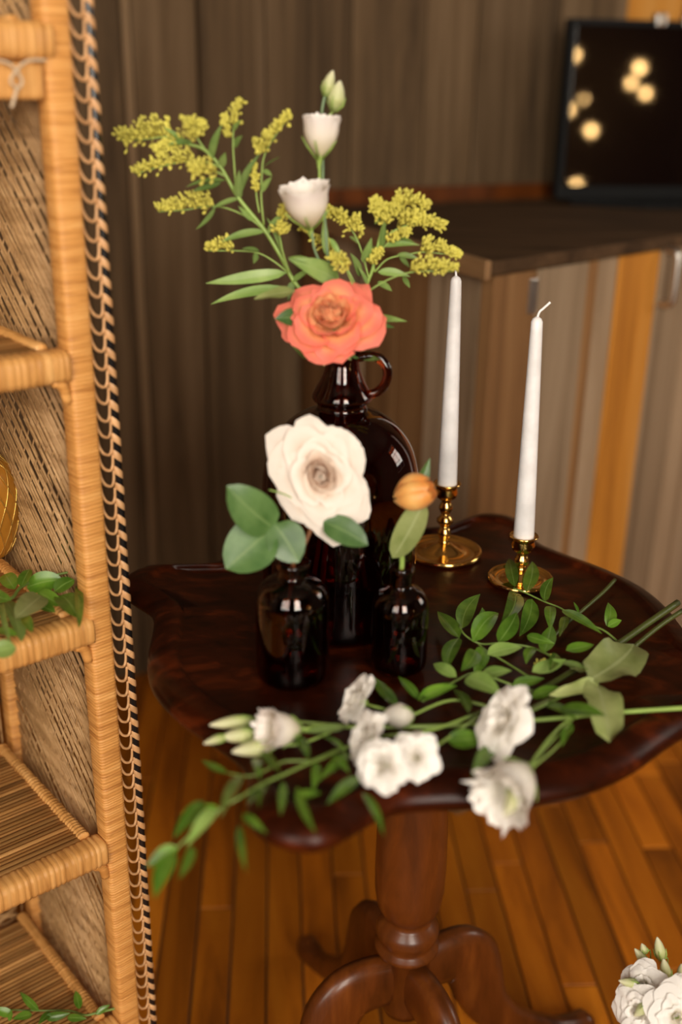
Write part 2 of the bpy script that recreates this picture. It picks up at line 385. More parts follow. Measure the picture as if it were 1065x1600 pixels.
prism(top, [cC-(fdir+sdir)*ov, cRr-sdir*ov, tow(cRr), tow(cC-fdir*ov)], HC-.024, HC-.002)
bevel(top.build('counter_top', M['counter_top'], counter, smooth=False), .002)
eb = MB(); e0 = cC-fdir*(ov+.003)-sdir*ov; e1 = tow(e0); on = -fdir*.012
prism(eb, [e0+on, e0-on*.2, e1-on*.2, e1+on], HC-.03, HC); bevel(eb.build('edge_trim', M['counter_edge'], counter, smooth=False), .002)
fn = Vector((fdir.y, -fdir.x, 0))
if fn.dot(sdir) > 0: fn = -fn
def fs_(px, y=560): p = onplane(px, y, fn, cC); return (p-cC).dot(fdir)
fseam = [0, fs_(826), fs_(903), fs_(918), fs_(950), fs_(1010)]
fmat = ['barn_brown', 'barn_grey', 'barn_brown', 'barn_grey', 'barn_orange']
k = fseam[-1]
while k < LF: k = min(LF, k+R_.uniform(.09, .16)); fseam.append(k); fmat.append('barn_grey')
for j in range(len(fseam)-1):
    b = MB(); t = R_.uniform(.0, .005)
    wbox(b, fseam[j]+.0012, fseam[j+1]-.0012, -.022, t, .0, HC-.027, o=cC+fn*0, d=fdir, n=fn)
    bevel(b.build('board', M[fmat[j]], counter, smooth=False), .002, 1)
sn = Vector((-sdir.y, sdir.x, 0))
if sn.dot(fdir) > 0: sn = -sn
SL = (tow(cC)-cC).length; a = .025; j = 0
while a < SL-.02:
    e = min(SL, a+R_.uniform(.11, .2)); b = MB(); wbox(b, a+.0015, e-.0015, -.02, R_.uniform(0, .004), 0, HC-.031, o=cC, d=sdir, n=sn)
    bevel(b.build('board', M[('barn_grey', 'barn_brown', 'barn_brown')[j % 3]], counter, smooth=False), .002, 1); a = e; j += 1
# pull handle and hinge plate on the counter front
hp = onplane(1030, 432, fn, cC); hb = MB()
up = Vector((0, 0, 1))
hb.tube(spline([hp+up*.05, hp+up*.048+fn*.028, hp+up*.03+fn*.034, hp-up*.03+fn*.034, hp-up*.048+fn*.028, hp-up*.05], 6), .006, 10)
hb.build('pull_handle', M['steel'], counter)
hg = onplane(827, 462, fn, cC); b = MB(); wbox(b, -.011, .011, .002, .008, hg.z-.028, hg.z+.028, o=Vector((hg.x, hg.y, 0)), d=fdir, n=fn); bevel(b.build('metal_plate', M['steel'], counter, smooth=False), .001)
# low dark-red ledge strip where counter meets wall
b = MB(); c0 = tow(cC, .02); s0 = (c0-W0).dot(wd); wbox(b, s0+.01, s0+1.7, .0055, .020, HC+.001, HC+.036); bevel(b.build('backsplash_strip', M['walnut'], counter, smooth=False), .002)

# flat screen standing on the counter
sb = onz(866, 318, HC); sw, sh = .62, px2m(243, sb)/.95
SA = math.radians(8.5); sd = Vector((math.cos(SA), math.sin(SA), 0)); sf = Vector((sd.y, -sd.x, 0))
tv = empty('flat_screen', (sb.x+sd.x*sw/2, sb.y+sd.y*sw/2, HC)); tag(tv, 'black flat-panel screen reflecting warm bulbs, standing on the barn-board counter', 'screen')
def sbox(name, mat, x0, x1, t0, t1, z0, z1, bv=.003):
    b = MB(); wbox(b, x0, x1, t0, t1, z0, z1, o=sb, d=sd, n=sf); return bevel(b.build(name, mat, tv, smooth=False), bv)
bz = HC+.012
sbox('casing', M['plastic'], 0, sw, -.035, -.004, bz, bz+sh)
sbox('display_panel', M['screen'], .016, sw-.016, -.0035, .0005, bz+.028, bz+sh-.014, .0005)
b = MB()
for x0, x1, z0, z1 in ((0, sw, bz, bz+.026), (0, sw, bz+sh-.012, bz+sh), (0, .014, bz+.026, bz+sh-.012), (sw-.014, sw, bz+.026, bz+sh-.012)): wbox(b, x0, x1, -.003, .004, z0, z1, o=sb, d=sd, n=sf)
b.build('bezel', M['plastic'], tv, smooth=False)
foot = [sb+sd*.03+sf*.012, sb+sd*.18+sf*.11, sb+sd*.44+sf*.11, sb+sd*.59+sf*.012, sb+sd*.44-sf*.06, sb+sd*.18-sf*.06]
b = MB(); prism(b, foot, HC-.001, HC+.012); bevel(b.build('stand', M['plastic'], tv, smooth=False), .003)
for dx, c in ((.205, 'steel'), (.27, 'steel')):
    sbox('clip', M[c], dx-.012, dx+.012, -.02, .008, bz+sh-.012, bz+sh+.014)

# warm string bulbs hanging in the room behind the camera (they show as reflections in the screen)
SN = sf
SP = sb + sf*.0005
for (x, y, rr) in ((897, 86, .021), (999, 106, .024), (986, 130, .020), (1008, 146, .021), (887, 171, .024), (912, 155, .012), (923, 204, .023), (900, 289, .022)):
    hit = onplane(x, y, SN, SP); d = (hit-CAM).normalized(); rf = d-SN*2*d.dot(SN)
    t = (-1.25-hit.y)/rf.y; P = hit+rf*t
    root = empty('string_bulb_offscreen', P); tag(root, 'round glowing warm bulb on a string, seen only as a reflection in the black screen', 'light bulb', 'string bulbs mirrored in the screen')
    b = MB(); b.blob(P, Vector((0, 0, 1)), rr, rr*1.1, 14, 10); b.build('globe_offscreen', M['bulb'], root)
    b = MB(); b.tube([P+Vector((0, 0, rr*1.05)), P+Vector((0, 0, rr*1.05+.03))], .009, 10); b.build('socket', M['plastic'], root)
    b = MB(); b.tube([P+Vector((0, 0, rr*1.05+.03)), (P.x, P.y, 3.4)], .002, 6); b.build('cable', M['plastic'], root)

# ================================================================== WICKER SHELF
A = ony(88, 300, 1.0)
shelf = empty('wicker_shelf', (A.x, A.y, 0), math.radians(40)); tag(shelf, 'tall golden wicker shelf unit with wrapped posts and black-and-tan braided edge beside the table', 'shelf')
SW_, SD_, PWD, SHT = .56, .255, .0258, 1.78
def ridged(mb, length, w, h, pitch, amp, axis='z', org=(0, 0, 0), corner=.17, seed=1, slant=.0):
    rr = random.Random(seed); sec = []
    cr = min(w, h)*corner
    for cx, cy, a0 in ((w-cr, h-cr, 0), (cr, h-cr, 90), (cr, cr, 180), (w-cr, cr, 270)):
        for q in (0, 45, 90): th = math.radians(a0+q); sec.append((cx+cr*math.cos(th), cy+cr*math.sin(th)))
    n = len(sec); vs_, fs, z = [], [], 0.0; rows = []
    while z < length:
        p = pitch*rr.uniform(.75, 1.25); g = amp*rr.uniform(.5, 1.4)
        rows += [(z+p*.08, -amp*.4), (z+p*.3, g), (z+p*.7, g), (z+p*.95, -amp*.1)]; z += p
    mx, my = w/2, h/2
    for (zz, off) in rows:
        for (x, y) in sec:
            dx, dy = x-mx, y-my; d = math.hypot(dx, dy); X, Y, Z = x+dx/d*off, y+dy/d*off, zz+slant*(x-mx)
            v = (X, Y, Z) if axis == 'z' else ((Z, X, Y) if axis == 'x' else (X, Z, Y))
            vs_.append((v[0]+org[0], v[1]+org[1], v[2]+org[2]))
    for i in range(len(rows)-1):
        for k in range(n): fs.append((i*n+k, i*n+(k+1) % n, (i+1)*n+(k+1) % n, (i+1)*n+k))
    fs.append(tuple(range(n))[::-1]); fs.append(tuple((len(rows)-1)*n+k for k in range(n)))
    mb.add(vs_, fs)
for px_, py_, mt in ((0, 0, 'rattan'), (-SW_-PWD, 0, 'rattan'), (0, SD_, 'rattan'), (-SW_-PWD, SD_, 'rattan')):
    b = MB(); ridged(b, SHT, PWD, PWD, .0037, .0005, 'z', (px_, py_, .001), seed=int(px_*100+py_*10+50), slant=.05)
    b.build('post', M[mt], shelf, world=False)
SZ = [1.345, 1.062, .779, .496, .222]
reed_me = {}
def side_panel(x, name):
    b = MB(); tn = math.tan(math.radians(42)); rr = random.Random(5)
    z = -SD_*tn+.02; k = 0; y0, y1 = PWD-.002, SD_+.002
    while z < SHT:
        gap = (.0056, .0135)[k % 2] if (k//10) % 2 == 0 else .0068
        a = [y0, z]; c = [y1, z+(y1-y0)*tn]
        if a[1] < .06: a = [y0+(.06-a[1])/tn, .06]
        if c[1] > SHT-.03: c = [y1-(c[1]-SHT+.03)/tn, SHT-.03]
        if c[0] > a[0]+.01:
            jx = rr.uniform(-.0006, .0006)
            b.tube([(x+jx, a[0], a[1]), (x+jx+rr.uniform(-.001, .001), (a[0]+c[0])/2, (a[1]+c[1])/2+rr.uniform(-.001, .001)), (x+jx, c[0], c[1])], .00165*rr.uniform(.8, 1.15), 6)
        z += gap; k += 1
    # crossing strands
    y = PWD+.004
    while y < SD_-.002:
        pts = []; zz = .07; s = 1
        while zz < SHT-.04: pts.append((x+s*.0022, y+rr.uniform(-.001, .001), zz)); s = -s; zz += .0125
        b.tube(pts, .0010, 4); y += .016
    return tag(b.build(name, M['weave'], shelf, world=False), kind='stuff')
side_panel(.012, 'woven_side_panel'); side_panel(-SW_-.012, 'woven_side_panel')
# woven back panel
b = MB(); rr = random.Random(3); z = .05; r_ = 0
while z < SHT-.03:
    pts = []; x = -SW_; s = 1 if r_ % 2 else -1
    while x < 0: pts.append((x, SD_+.013+s*.0022, z)); s = -s; x += .016
    b.tube(pts, .0030, 5, flat=None); z += .0074; r_ += 1
x = -SW_+.008
while x < -.004: b.tube([(x, SD_+.013, .05), (x, SD_+.013, SHT-.03)], .0018, 5); x += .016
tag(b.build('woven_back_panel', M['weave'], shelf, world=False), kind='stuff')
for i, z in enumerate(SZ):
    b = MB(); b.box((-SW_+.004, .018, z-.014), (-.006, SD_-.004, z-.0085)); sh_ = b.build('shelf_board', M['reed'], shelf, smooth=False, world=False)
    n = 34; st = (SD_-.034)/n
    for k in range(n):
        if (k, ) not in reed_me:
            rb = MB(); L = SW_-.03
            rb.tube([(-L, 0, 0), (-L*.5, .0004*math.sin(k*2.1), .0003), (0, 0, 0)], .0036+.0003*math.sin(k*1.7), 7, flat=.9); ro = rb.build('reed', M['reed'], sh_, world=False); reed_me[(k, )] = ro.data
        else:
            ro = bpy.data.objects.new('reed', reed_me[(k, )]); col.objects.link(ro); ro.parent = sh_
        ro.location = (-.022, .026+st*k, z-.0045+R_.uniform(-.0006, .0006))
    b = MB(); ridged(b, SW_-.002, .030, .030, .0074, .0006, 'x', (-SW_+.001, -.004, z-.032), corner=.26, seed=20+i)
    b.build('front_roll', M['rattan_x'], sh_, world=False)
    b = MB(); ridged(b, SD_-.03, .0125, .011, .0058, .0010, 'y', (-.0225, .024, z-.009), corner=.4, seed=40+i); b.build('side_binding', M['rattan_x'], sh_, world=False)
    if i == 0:
        b = MB(); b.box((-SW_+.001, .001, z-.064), (-.001, .02, z-.034)); bevel(b.build('front_rail', M['rattan_x'], sh_, smooth=False, world=False), .004)
        b = MB(); zz = z-.036
        b.tube(spline([(-.055, -.006, zz+.004), (-.036, -.007, zz), (-.026, -.006, zz-.012), (-.030, -.006, zz-.018), (-.036, -.006, zz-.012), (-.022, -.007, zz+.002), (-.002, -.005, zz+.004)], 5), .0013, 6)
        b.tube(spline([(-.030, -.005, zz-.017), (-.034, -.004, zz-.028), (-.036, -.003, zz-.034)], 4), .0016, 6); b.build('tie_string', M['string'], sh_, world=False)
    else:
        b = MB(); b.tube(spline([(-.016, .004, z-.030), (-.007, .004, z-.036), (-.002, .006, z-.052)], 5), .0055, 8); b.build('corner_brace', M['rattan'], sh_, world=False)
# braided edging along the front right post: black cord, tan wraps, tan loops
CX, CY = PWD+.0205, .006
b = MB(); b.tube([(CX, CY, z/20*1.6+.10) for z in range(21)], .0043, 10); b.build('cord', M['black_cord'], shelf, world=False)
wr = MB(); NW = 10; vs_, fs = [], []
for i, (t, r) in enumerate(((-.5, .0044), (-.40, .0049), (0, .0051), (.40, .0049), (.5, .0044))):
    for k in range(NW):
        th = 2*math.pi*k/NW; vs_.append((r*math.cos(th), r*math.sin(th), t*.0088-.0040*math.cos(th)))
for i in range(4):
    for k in range(NW): fs.append((i*NW+k, i*NW+(k+1) % NW, (i+1)*NW+(k+1) % NW, (i+1)*NW+k))
wr.add(vs_, fs); wrap0 = wr.build('cord_wrap', M['strap'], shelf, world=False)
lp = MB(); lp.tube(spline([(-.0205, 0, .004), (-.0195, -.001, -.003), (-.0155, -.0015, -.0105), (-.009, -.001, -.0135), (-.0055, 0, -.009), (-.0045, 0, .002)], 5), [.0016]*26, 6); loop0 = lp.build('edge_loop', M['strap'], shelf, world=False)
z = .11; first = True
while z < 1.69:
    w_, l_ = (wrap0, loop0) if first else (wrap0.copy(), loop0.copy())
    if not first:
        for o in (w_, l_): col.objects.link(o)
    first = False
    w_.location = (CX+R_.uniform(-.0004, .0004), CY, z); l_.location = (CX, CY, z+R_.uniform(-.0008, .0008)); z += .0174

# ================================================================== PEDESTAL TABLE
TC = Vector((.092, 1.062)); TR = .378; TA = math.radians(69)
table = empty('pedestal_table', (TC.x, TC.y, 0)); tag(table, 'dark mahogany pedestal table with scalloped top holding bottles and cut flowers', 'table')
hl = TR/math.sqrt(2)
side = [(-1.0, .0), (-.94, .0110), (-.863, .0150), (-.75, .0060), (-.60, -.0050), (-.42, .008), (-.22, .027), (0, .036)]
side = side + [(-s, o) for s, o in side[-2:0:-1]]
ctrl = []
for q in range(4):
    th = TA+q*math.pi/2; n = Vector((math.cos(th+math.pi/4), math.sin(th+math.pi/4))); d = Vector((-n.y, n.x))
    for s, o in side: ctrl.append(n*(hl+o)+d*(s*hl))
m = len(ctrl); outl = []
for i in range(m):
    p0, p1, p2, p3 = ctrl[i-1], ctrl[i], ctrl[(i+1) % m], ctrl[(i+2) % m]
    for k in range(3):
        t = k/3; outl.append(.5*((2*p1)+(p2-p0)*t+(2*p0-5*p1+4*p2-p3)*t*t+(3*p1-p0-3*p2+p3)*t**3))
n = len(outl); nor = []
for i in range(n):
    t = (outl[(i+1) % n]-outl[i-1]); nor.append(Vector((t.y, -t.x)).normalized())
prof = [(.100, -.0035), (.055, -.0035), (.046, -.0030), (.041, .0008), (.036, .0016), (.026, .0006), (.014, -.0020), (.005, -.007), (.0005, -.013), (0, -.018), (.003, -.0225), (.009, -.025), (.010, -.029), (.016, -.034), (.026, -.036), (.10, -.036)]
b = MB(); vs_, fs = [], []
for ins, z in prof:
    for i in range(n):
        if ins > .05: p = outl[i]*(1-ins*2.2) - (nor[i]*0)
        else:
            p = outl[i]-nor[i]*ins
            if ins > .012:                       # keep the narrow tips from folding over
                p = p.lerp(outl[i]*(1-ins*2.3), min(1, (ins-.012)/.03)*.8)
        vs_.append((TC.x+p.x, TC.y+p.y, TZ+z))
for j in range(len(prof)-1):
    for i in range(n): fs.append((j*n+i, (j+1)*n+i, (j+1)*n+(i+1) % n, j*n+(i+1) % n))
fs.append(tuple(range(n))); fs.append(tuple((len(prof)-1)*n+i for i in range(n))[::-1])
b.add(vs_, fs); tt = b.build('table_top', M['mahogany'], table)
TF = TZ-.0035                                    # level of the dished field things stand on
cp_ = [(.001, .195), (.028, .195), (.030, .205), (.030, .284), (.034, .287), (.040, .294), (.040, .299), (.035, .303), (.0345, .307), (.0385, .315), (.0395, .323), (.0365, .331), (.030, .336), (.0275, .340), (.0285, .345), (.034, .351), (.0395, .364), (.0425, .385), (.0432, .42), (.0425, .47), (.0395, .52), (.034, .56), (.028, .59), (.026, .60), (.028, .607), (.036, .612), (.038, .62), (.035, .628), (.04, .645), (.06, .67), (.075, .69), (.09, .7), (.09, .7085), (.001, .7085)]
b = MB(); b.lathe(cp_, 40, TC.x, TC.y); b.build('column', M['walnut'], table)
lp_ = [(.018, .246, .034, .016), (.050, .252, .038, .0165), (.080, .248, .041, .017), (.100, .226, .042, .0165), (.114, .184, .038, .016), (.132, .140, .031, .015), (.168, .096, .024, .0145), (.21, .066, .019, .014), (.25, .042, .0165, .014), (.283, .031, .017, .016), (.304, .026, .020, .018), (.317, .023, .013, .012)]
for q in range(4):
    th = math.radians(26+90*q); d = Vector((math.cos(th), math.sin(th), 0)); w = Vector((-d.y, d.x, 0)); b = MB(); vs_, fs = [], []
    P = [Vector((TC.x, TC.y, 0))+d*r+Vector((0, 0, z)) for r, z, hh, ww in lp_]
    PS = spline(P, 4); K = 12
    for i, p in enumerate(PS):
        t = (PS[min(i+1, len(PS)-1)]-PS[max(i-1, 0)]).normalized(); nn = w.cross(t); f = i/4; i0 = min(int(f), len(lp_)-2); fr = f-i0
        hh = lp_[i0][2]*(1-fr)+lp_[i0+1][2]*fr; ww = lp_[i0][3]*(1-fr)+lp_[i0+1][3]*fr
        for k in range(K):
            a = 2*math.pi*k/K; ca, sa = math.cos(a), math.sin(a)
            v = p+w*(ww*math.copysign(abs(ca)**.6, ca))+nn*(hh*math.copysign(abs(sa)**.8, sa)); v.z = max(v.z, .0015); vs_.append(v)
    for i in range(len(PS)-1):
        for k in range(K): fs.append((i*K+k, i*K+(k+1) % K, (i+1)*K+(k+1) % K, (i+1)*K+k))
    fs.append(tuple(range(K))[::-1]); fs.append(tuple((len(PS)-1)*K+k for k in range(K))); b.add(vs_, fs); b.build('leg', M['walnut'], table)

# ================================================================== GLASS
def smooth_prof(p, per=5): return [(max(v.x, .0006), v.y) for v in spline([Vector((a, c, 0)) for a, c in p], per)]
def bottle(name, label, group, x, y, out, wall, mat, z=TF):
    root = empty(name, (x, y, z)); tag(root, label, 'bottle', group)
    o = smooth_prof(out); inn_ = [(max(r-wall, .0007), max(zz, wall*1.6)) for r, zz in o if r > .004 and zz > .006]
    prof = [(.0006, .0015)]+o+[(o[-1][0]-wall*.5, o[-1][1]+.0008)]+inn_[::-1]+[(.0006, wall*1.6)]
    b = MB(); b.lathe(prof, 56, x, y, z+.0006); g = b.build('glass_body', mat, root)
    return root, g
JX, JY = onz(530, 972, TF).xy; JX = -.001; JY = 1.082
jug, jb = bottle('glass_jug', 'large dark amber glass jug with finger-loop handle holding goldenrod and an orange rose', None, JX, JY,
    [(.004, .004), (.060, .0025), (.076, .004), (.083, .014), (.0838, .04), (.0838, .10), (.0838, .155), (.0815, .178), (.074, .203), (.060, .223), (.044, .2355), (.031, .2415), (.0262, .2445), (.0262, .250), (.030, .2525), (.0312, .2565), (.0285, .263), (.0225, .274), (.0182, .286), (.0168, .297), (.0168, .303), (.0188, .3045), (.0188, .3075), (.0172, .309), (.0174, .314), (.0184, .3155), (.0182, .318)], .0034, M['amber'])
jug['category'] = 'jug'
b = MB(); z0 = TF
hpts = [(.0165, .2985), (.026, .3005), (.037, .299), (.0445, .291), (.0465, .281), (.0435, .271), (.0365, .2635), (.029, .2605)]
hd = Vector((.98, -.15, 0)).normalized()
b.tube(spline([Vector((JX, JY, z0+zz))+hd*r for r, zz in hpts], 6), .0050, 12); b.build('loop_handle', M['amber'], jug)
B1 = onz(458, 1052, TF); B1.y = .949
b1, _ = bottle('amber_bottle', 'wider short amber glass bottle holding the cream rose on the dark table', 'small amber bottles', B1.x, B1.y,
    [(.004, .003), (.026, .002), (.0325, .004), (.0362, .011), (.0366, .03), (.0366, .06), (.0366, .083), (.0352, .094), (.030, .104), (.022, .110), (.0158, .1135), (.0150, .118), (.0155, .1225), (.0172, .1235), (.0172, .127), (.0160, .1285)], .0022, M['amber2'])
B2 = onz(620, 1030, TF); B2.y = .972
b2, _ = bottle('amber_bottle', 'slim small amber glass bottle holding the orange tulip on the dark table', 'small amber bottles', B2.x, B2.y,
    [(.004, .003), (.020, .002), (.0255, .004), (.0285, .010), (.0288, .03), (.0288, .055), (.0285, .070), (.0268, .079), (.0215, .087), (.0145, .0915), (.0112, .0945), (.0108, .100), (.0110, .107), (.0126, .1085), (.0126, .113), (.0115, .1145)], .0019, M['amber2'])

# ================================================================== CANDLES
def candle_set(px, py, hz, plate, topz, lab, lean):
    p = onz(px, py, TF); h = empty('brass_candle_holder', (p.x, p.y, TF)); tag(h, lab[0], 'candle holder', 'brass candle holders')
    b = MB(); q = plate
    b.lathe([(.001, .001), (q*.92, .0005), (q*.985, .002), (q, .0045), (q*.985, .0075), (q*.93, .0082), (q*.88, .0062), (q*.80, .0046), (q*.5, .0046), (q*.42, .0075), (q*.28, .012), (.0075, .0165), (.001, .017)], 56, p.x, p.y, TF); b.build('drip_plate', M['brass'], h)
    st = MB(); cz = hz-.021
    pr = [(.001, .0155), (.0078, .0155), (.0062, .019)]
    nk = 1 if hz < .07 else 3; z = .021; span = cz-.002-z
    for k in range(nk):
        s0 = z+span*k/nk; s1 = z+span*(k+1)/nk; mr = (.0088, .0105, .0085)[k % 3]
        pr += [(.0052, s0), (.0066, s0+(s1-s0)*.15), (mr, s0+(s1-s0)*.4), (mr, s0+(s1-s0)*.6), (.0066, s0+(s1-s0)*.85), (.0052, s1)]
    pr += [(.0075, cz), (.0125, cz+.004), (.0142, cz+.010), (.0128, cz+.0155), (.0132, cz+.018), (.0172, cz+.0205), (.0176, cz+.0215), (.0165, cz+.0228), (.0130, cz+.0205), (.0128, cz+.012), (.001, cz+.012)]
    st.lathe(pr, 32, p.x, p.y, TF); st.build('stem_and_cup', M['brass'], h)
    c0 = Vector((p.x, p.y, TF+cz+.0125)); c1 = Vector((p.x+lean[0], p.y+lean[1], TF+topz)); ax = (c1-c0)
    cn = empty('taper_candle', c0); tag(cn, lab[1], 'candle', 'white taper candles')
    b = MB(); pts = [c0+ax*t for t in (0, .04, .25, .5, .75, .93, .978, .991, 1)]
    b.tube(pts, [.0120, .0122, .0111, .0096, .0081, .0069, .0065, .0050, .0016], 28); b.build('wax_body', M['wax'], cn)
    b = MB(); b.tube(spline([c1-ax.normalized()*.002]+[c1+Vector(o) for o in lab[2]], 5), .0014, 7); b.build('wick', M['wick'], cn)
candle_set(812, 909, .060, .0395, .322, ('low brass candle holder beside the trailing green leaves', 'white taper candle standing in the low brass holder, wick fully visible', [(.002, 0, .005), (.006, 0, .009), (.013, 0, .016)]), (-.006, 0))
candle_set(692, 866, .096, .049, .352, ('taller brass candle holder with wide round plate behind the tulip', 'white taper candle in the taller brass holder, tip touched by goldenrod', [(-.001, 0, .006), (-.004, 0, .010), (-.003, 0, .014)]), (-.003, 0))

# ================================================================== PLANT BUILDERS
def leaf(parent, p0, p1, w, mat, n=(0, -.45, .9), bend=.08, fold=.25, wav=.0, name='leaf', jit=.35, a=.62, c=1.0, rnd=None):
    p0, p1 = Vector(p0), Vector(p1); d = p1-p0; L = d.length; d = d/L
    rnd = rnd or R_
    nv = Vector(n)+Vector((rnd.uniform(-jit, jit), rnd.uniform(-jit, jit), rnd.uniform(-jit, jit)))
    nv = (nv-d*nv.dot(d)).normalized(); sdv = d.cross(nv)
    vm = a/(a+c); mx = vm**a*(1-vm)**c; ph = rnd.uniform(0, 6); sway = rnd.uniform(-.06, .06)*L
    def fn(u, v):
        q = (max(v, 1e-4)**a)*(max(1-v, 0)**c)/mx; hw = w*.5*max(q, .03)
        return p0 + d*(L*v) + nv*(bend*L*4*v*(1-v)*.5 - bend*L*.5*v*v + abs(u)*hw*fold + wav*w*math.sin(v*11+ph+u*2)*u*u) + sdv*(u*hw+sway*4*v*(1-v))
    b = MB(); b.grid(fn, 4, 9); return b.build(name, mat, parent)
def stem(parent, pts, r0, r1, mat, name='stem', per=6, n=8):
    s = spline(pts, per); m = len(s); b = MB(); b.tube(s, [r0+(r1-r0)*i/(m-1) for i in range(m)], n); return b.build(name, mat, parent)
def frame(c, ax, roll=0):
    z = Vector(ax).normalized(); x = Vector((0, 0, 1)).cross(z)
    x = x.normalized() if x.length > .01 else Vector((1, 0, 0)); y = z.cross(x); m = Matrix((x, y, z)).transposed().to_4x4(); m.translation = Vector(c)
    return m @ Matrix.Rotation(roll, 4, 'Z')
def rose(parent, c, ax, R, layers, mats, ruffle=.03, seed=1, calyx='stem_green', name='bloom', nu=10, nv=9, sq=(1, 1), roll=0):
    rr = random.Random(seed); F_ = frame(c, ax, roll)
    b = MB(); prof = [(.0008, -.34*R), (.09*R, -.33*R), (.17*R, -.24*R), (.21*R, -.12*R), (.16*R, .0), (.06*R, .10*R), (.0008, .12*R)]
    b.lathe(prof, 14); b.v = [tuple(F_ @ Vector(v)) for v in b.v]; bl = b.build(name, M[calyx], parent)
    off = rr.uniform(0, 6)
    for li, (n, r, h, wid, curl, close, mi) in enumerate(layers):
        off += 2.4/n+.5
        for k in range(n):
            ph = off+k*2*math.pi/n+rr.uniform(-.14, .14); rs = r*rr.uniform(.93, 1.07); hs = h*rr.uniform(.92, 1.08); s1 = rr.uniform(0, 50); cv = curl*rr.uniform(.7, 1.4); tip = rr.uniform(0, .10)
            def fn(u, v):
                vv = v*(1-.16*u*u-.04*abs(u)**4)+tip*v*max(0, 1-abs(u)*3)*.6
                th = ph+u*wid*(.30+.70*math.sin(math.pi*min(.5, vv*.62)))
                rad = rs*(vv**.62)*(1-close*vv**3)+rs*.11*u*vv
                z = hs*(vv**.9)
                e = max(0, vv-.62)
                rad += cv*e*e*R*1.6; z -= cv*e*e*R*1.1
                if ruffle: 
                    nz = noise.noise(Vector((u*2.2+s1, v*1.5, s1*.7)))+.6*noise.noise(Vector((u*6+s1, v*2, s1)))
                    rad += ruffle*R*nz*vv*vv; z += ruffle*R*.9*nz*vv*vv*math.copysign(1, math.sin(s1))
                return F_ @ Vector((math.cos(th)*rad*sq[0], math.sin(th)*rad*sq[1], z))
            b = MB(); b.grid(fn, nu, nv); b.build('petal', M[mats[mi]], bl)
    return bl
def rose_layers(R, spec): return [(n, r*R, h*R, w, c, cl, mi) for n, r, h, w, c, cl, mi in spec]
ROSE = [(2, .19, .76, 2.2, 0, .96, 0), (2, .25, .72, 1.7, .1, .55, 0), (3, .31, .68, 1.3, .3, .32, 0), (3, .39, .63, 1.25, .5, .18, 0), (4, .48, .57, 1.1, .65, .10, 1), (4, .57, .50, 1.05, .8, .04, 1), (5, .67, .42, .92, 1.0, .0, 1), (5, .77, .34, .84, 1.1, 0, 1), (6, .86, .24, .74, 1.0, 0, 1)]
def lisianthus(parent, base_p, top_p, R, mat='lisi', seed=1, ruffle=.07, flare=.5, n=6, name='bloom'):
    rr = random.Random(seed); base_p, top_p = Vector(base_p), Vector(top_p); ax = top_p-base_p; H_ = ax.length; F_ = frame(base_p, ax, rr.uniform(0, 6))
    b = MB(); b.lathe([(.0008, -.012), (.0016, -.010), (.0030, -.003), (.0034, .004), (.0010, .010)], 10); b.v = [tuple(F_ @ Vector(v)) for v in b.v]
    for k in range(5):
        th = k*1.257; b.tube([F_ @ Vector((math.cos(th)*.003, math.sin(th)*.003, -.002)), F_ @ Vector((math.cos(th)*R*.68, math.sin(th)*R*.68, H_*.24)), F_ @ Vector((math.cos(th)*R*.98, math.sin(th)*R*.98, H_*.46))], [.0010, .0010, .0004], 5)
    bl = b.build(name, M['stem_bright'], parent)
    for lay in (1, .72):
        for k in range(n if lay == 1 else 4):
            ph = k*2*math.pi/(n if lay == 1 else 4)+rr.uniform(-.1, .1)+lay*3; s1 = rr.uniform(0, 60)
            def fn(u, v):
                vv = v*(1-.07*u*u); th = ph+u*.72*(.5+.5*math.sin(math.pi*min(.5, vv)))*(1.15 if lay < 1 else 1)
                rad = R*lay*(.12+.78*math.sin(min(vv, .7)/.7*math.pi/2)**.9+flare*max(0, vv-.68)**1.5*1.6)+R*.03*u
                z = H_*vv*(1.02-.05*lay)
                nz = noise.noise(Vector((u*4+s1, v, s1)))+.7*noise.noise(Vector((u*9+s1, v*2, s1*2)))
                e = max(0, vv-.7)/.3; rad += ruffle*R*nz*e*2.2; z += ruffle*R*1.6*nz*e
                return F_ @ Vector((math.cos(th)*rad, math.sin(th)*rad, z))
            b = MB(); b.grid(fn, 10, 10); b.build('petal', M[mat], bl)
    return bl
def bud(parent, p0, p1, r, mat='bud', name='bud'):
    p0, p1 = Vector(p0), Vector(p1); pts = spline([p0, p0.lerp(p1, .18), p0.lerp(p1, .42), p0.lerp(p1, .7), p0.lerp(p1, .9), p1], 3); m = len(pts)
    key = [.25, .72, 1.0, .74, .36, .10]; rad = [r*(key[min(i//3, 5)]*(1-(i % 3)/3)+key[min(i//3+1, 5)]*((i % 3)/3)) for i in range(m)]
    b = MB(); b.tube(pts, rad, 10); o = b.build(name, M[mat], parent)
    s = MB(); d = (p1-p0).normalized(); a = d.orthogonal().normalized(); c = d.cross(a); L = (p1-p0).length
    for k in range(4):
        th = k*1.57+.4; q = a*math.cos(th)+c*math.sin(th)
        s.tube([p0+q*r*.3, p0+d*L*.25+q*r*.98, p0+d*L*.52+q*r*1.12], [.0008, .0009, .0003], 5)
    s.build('sepal', M['stem_bright'], o); return o
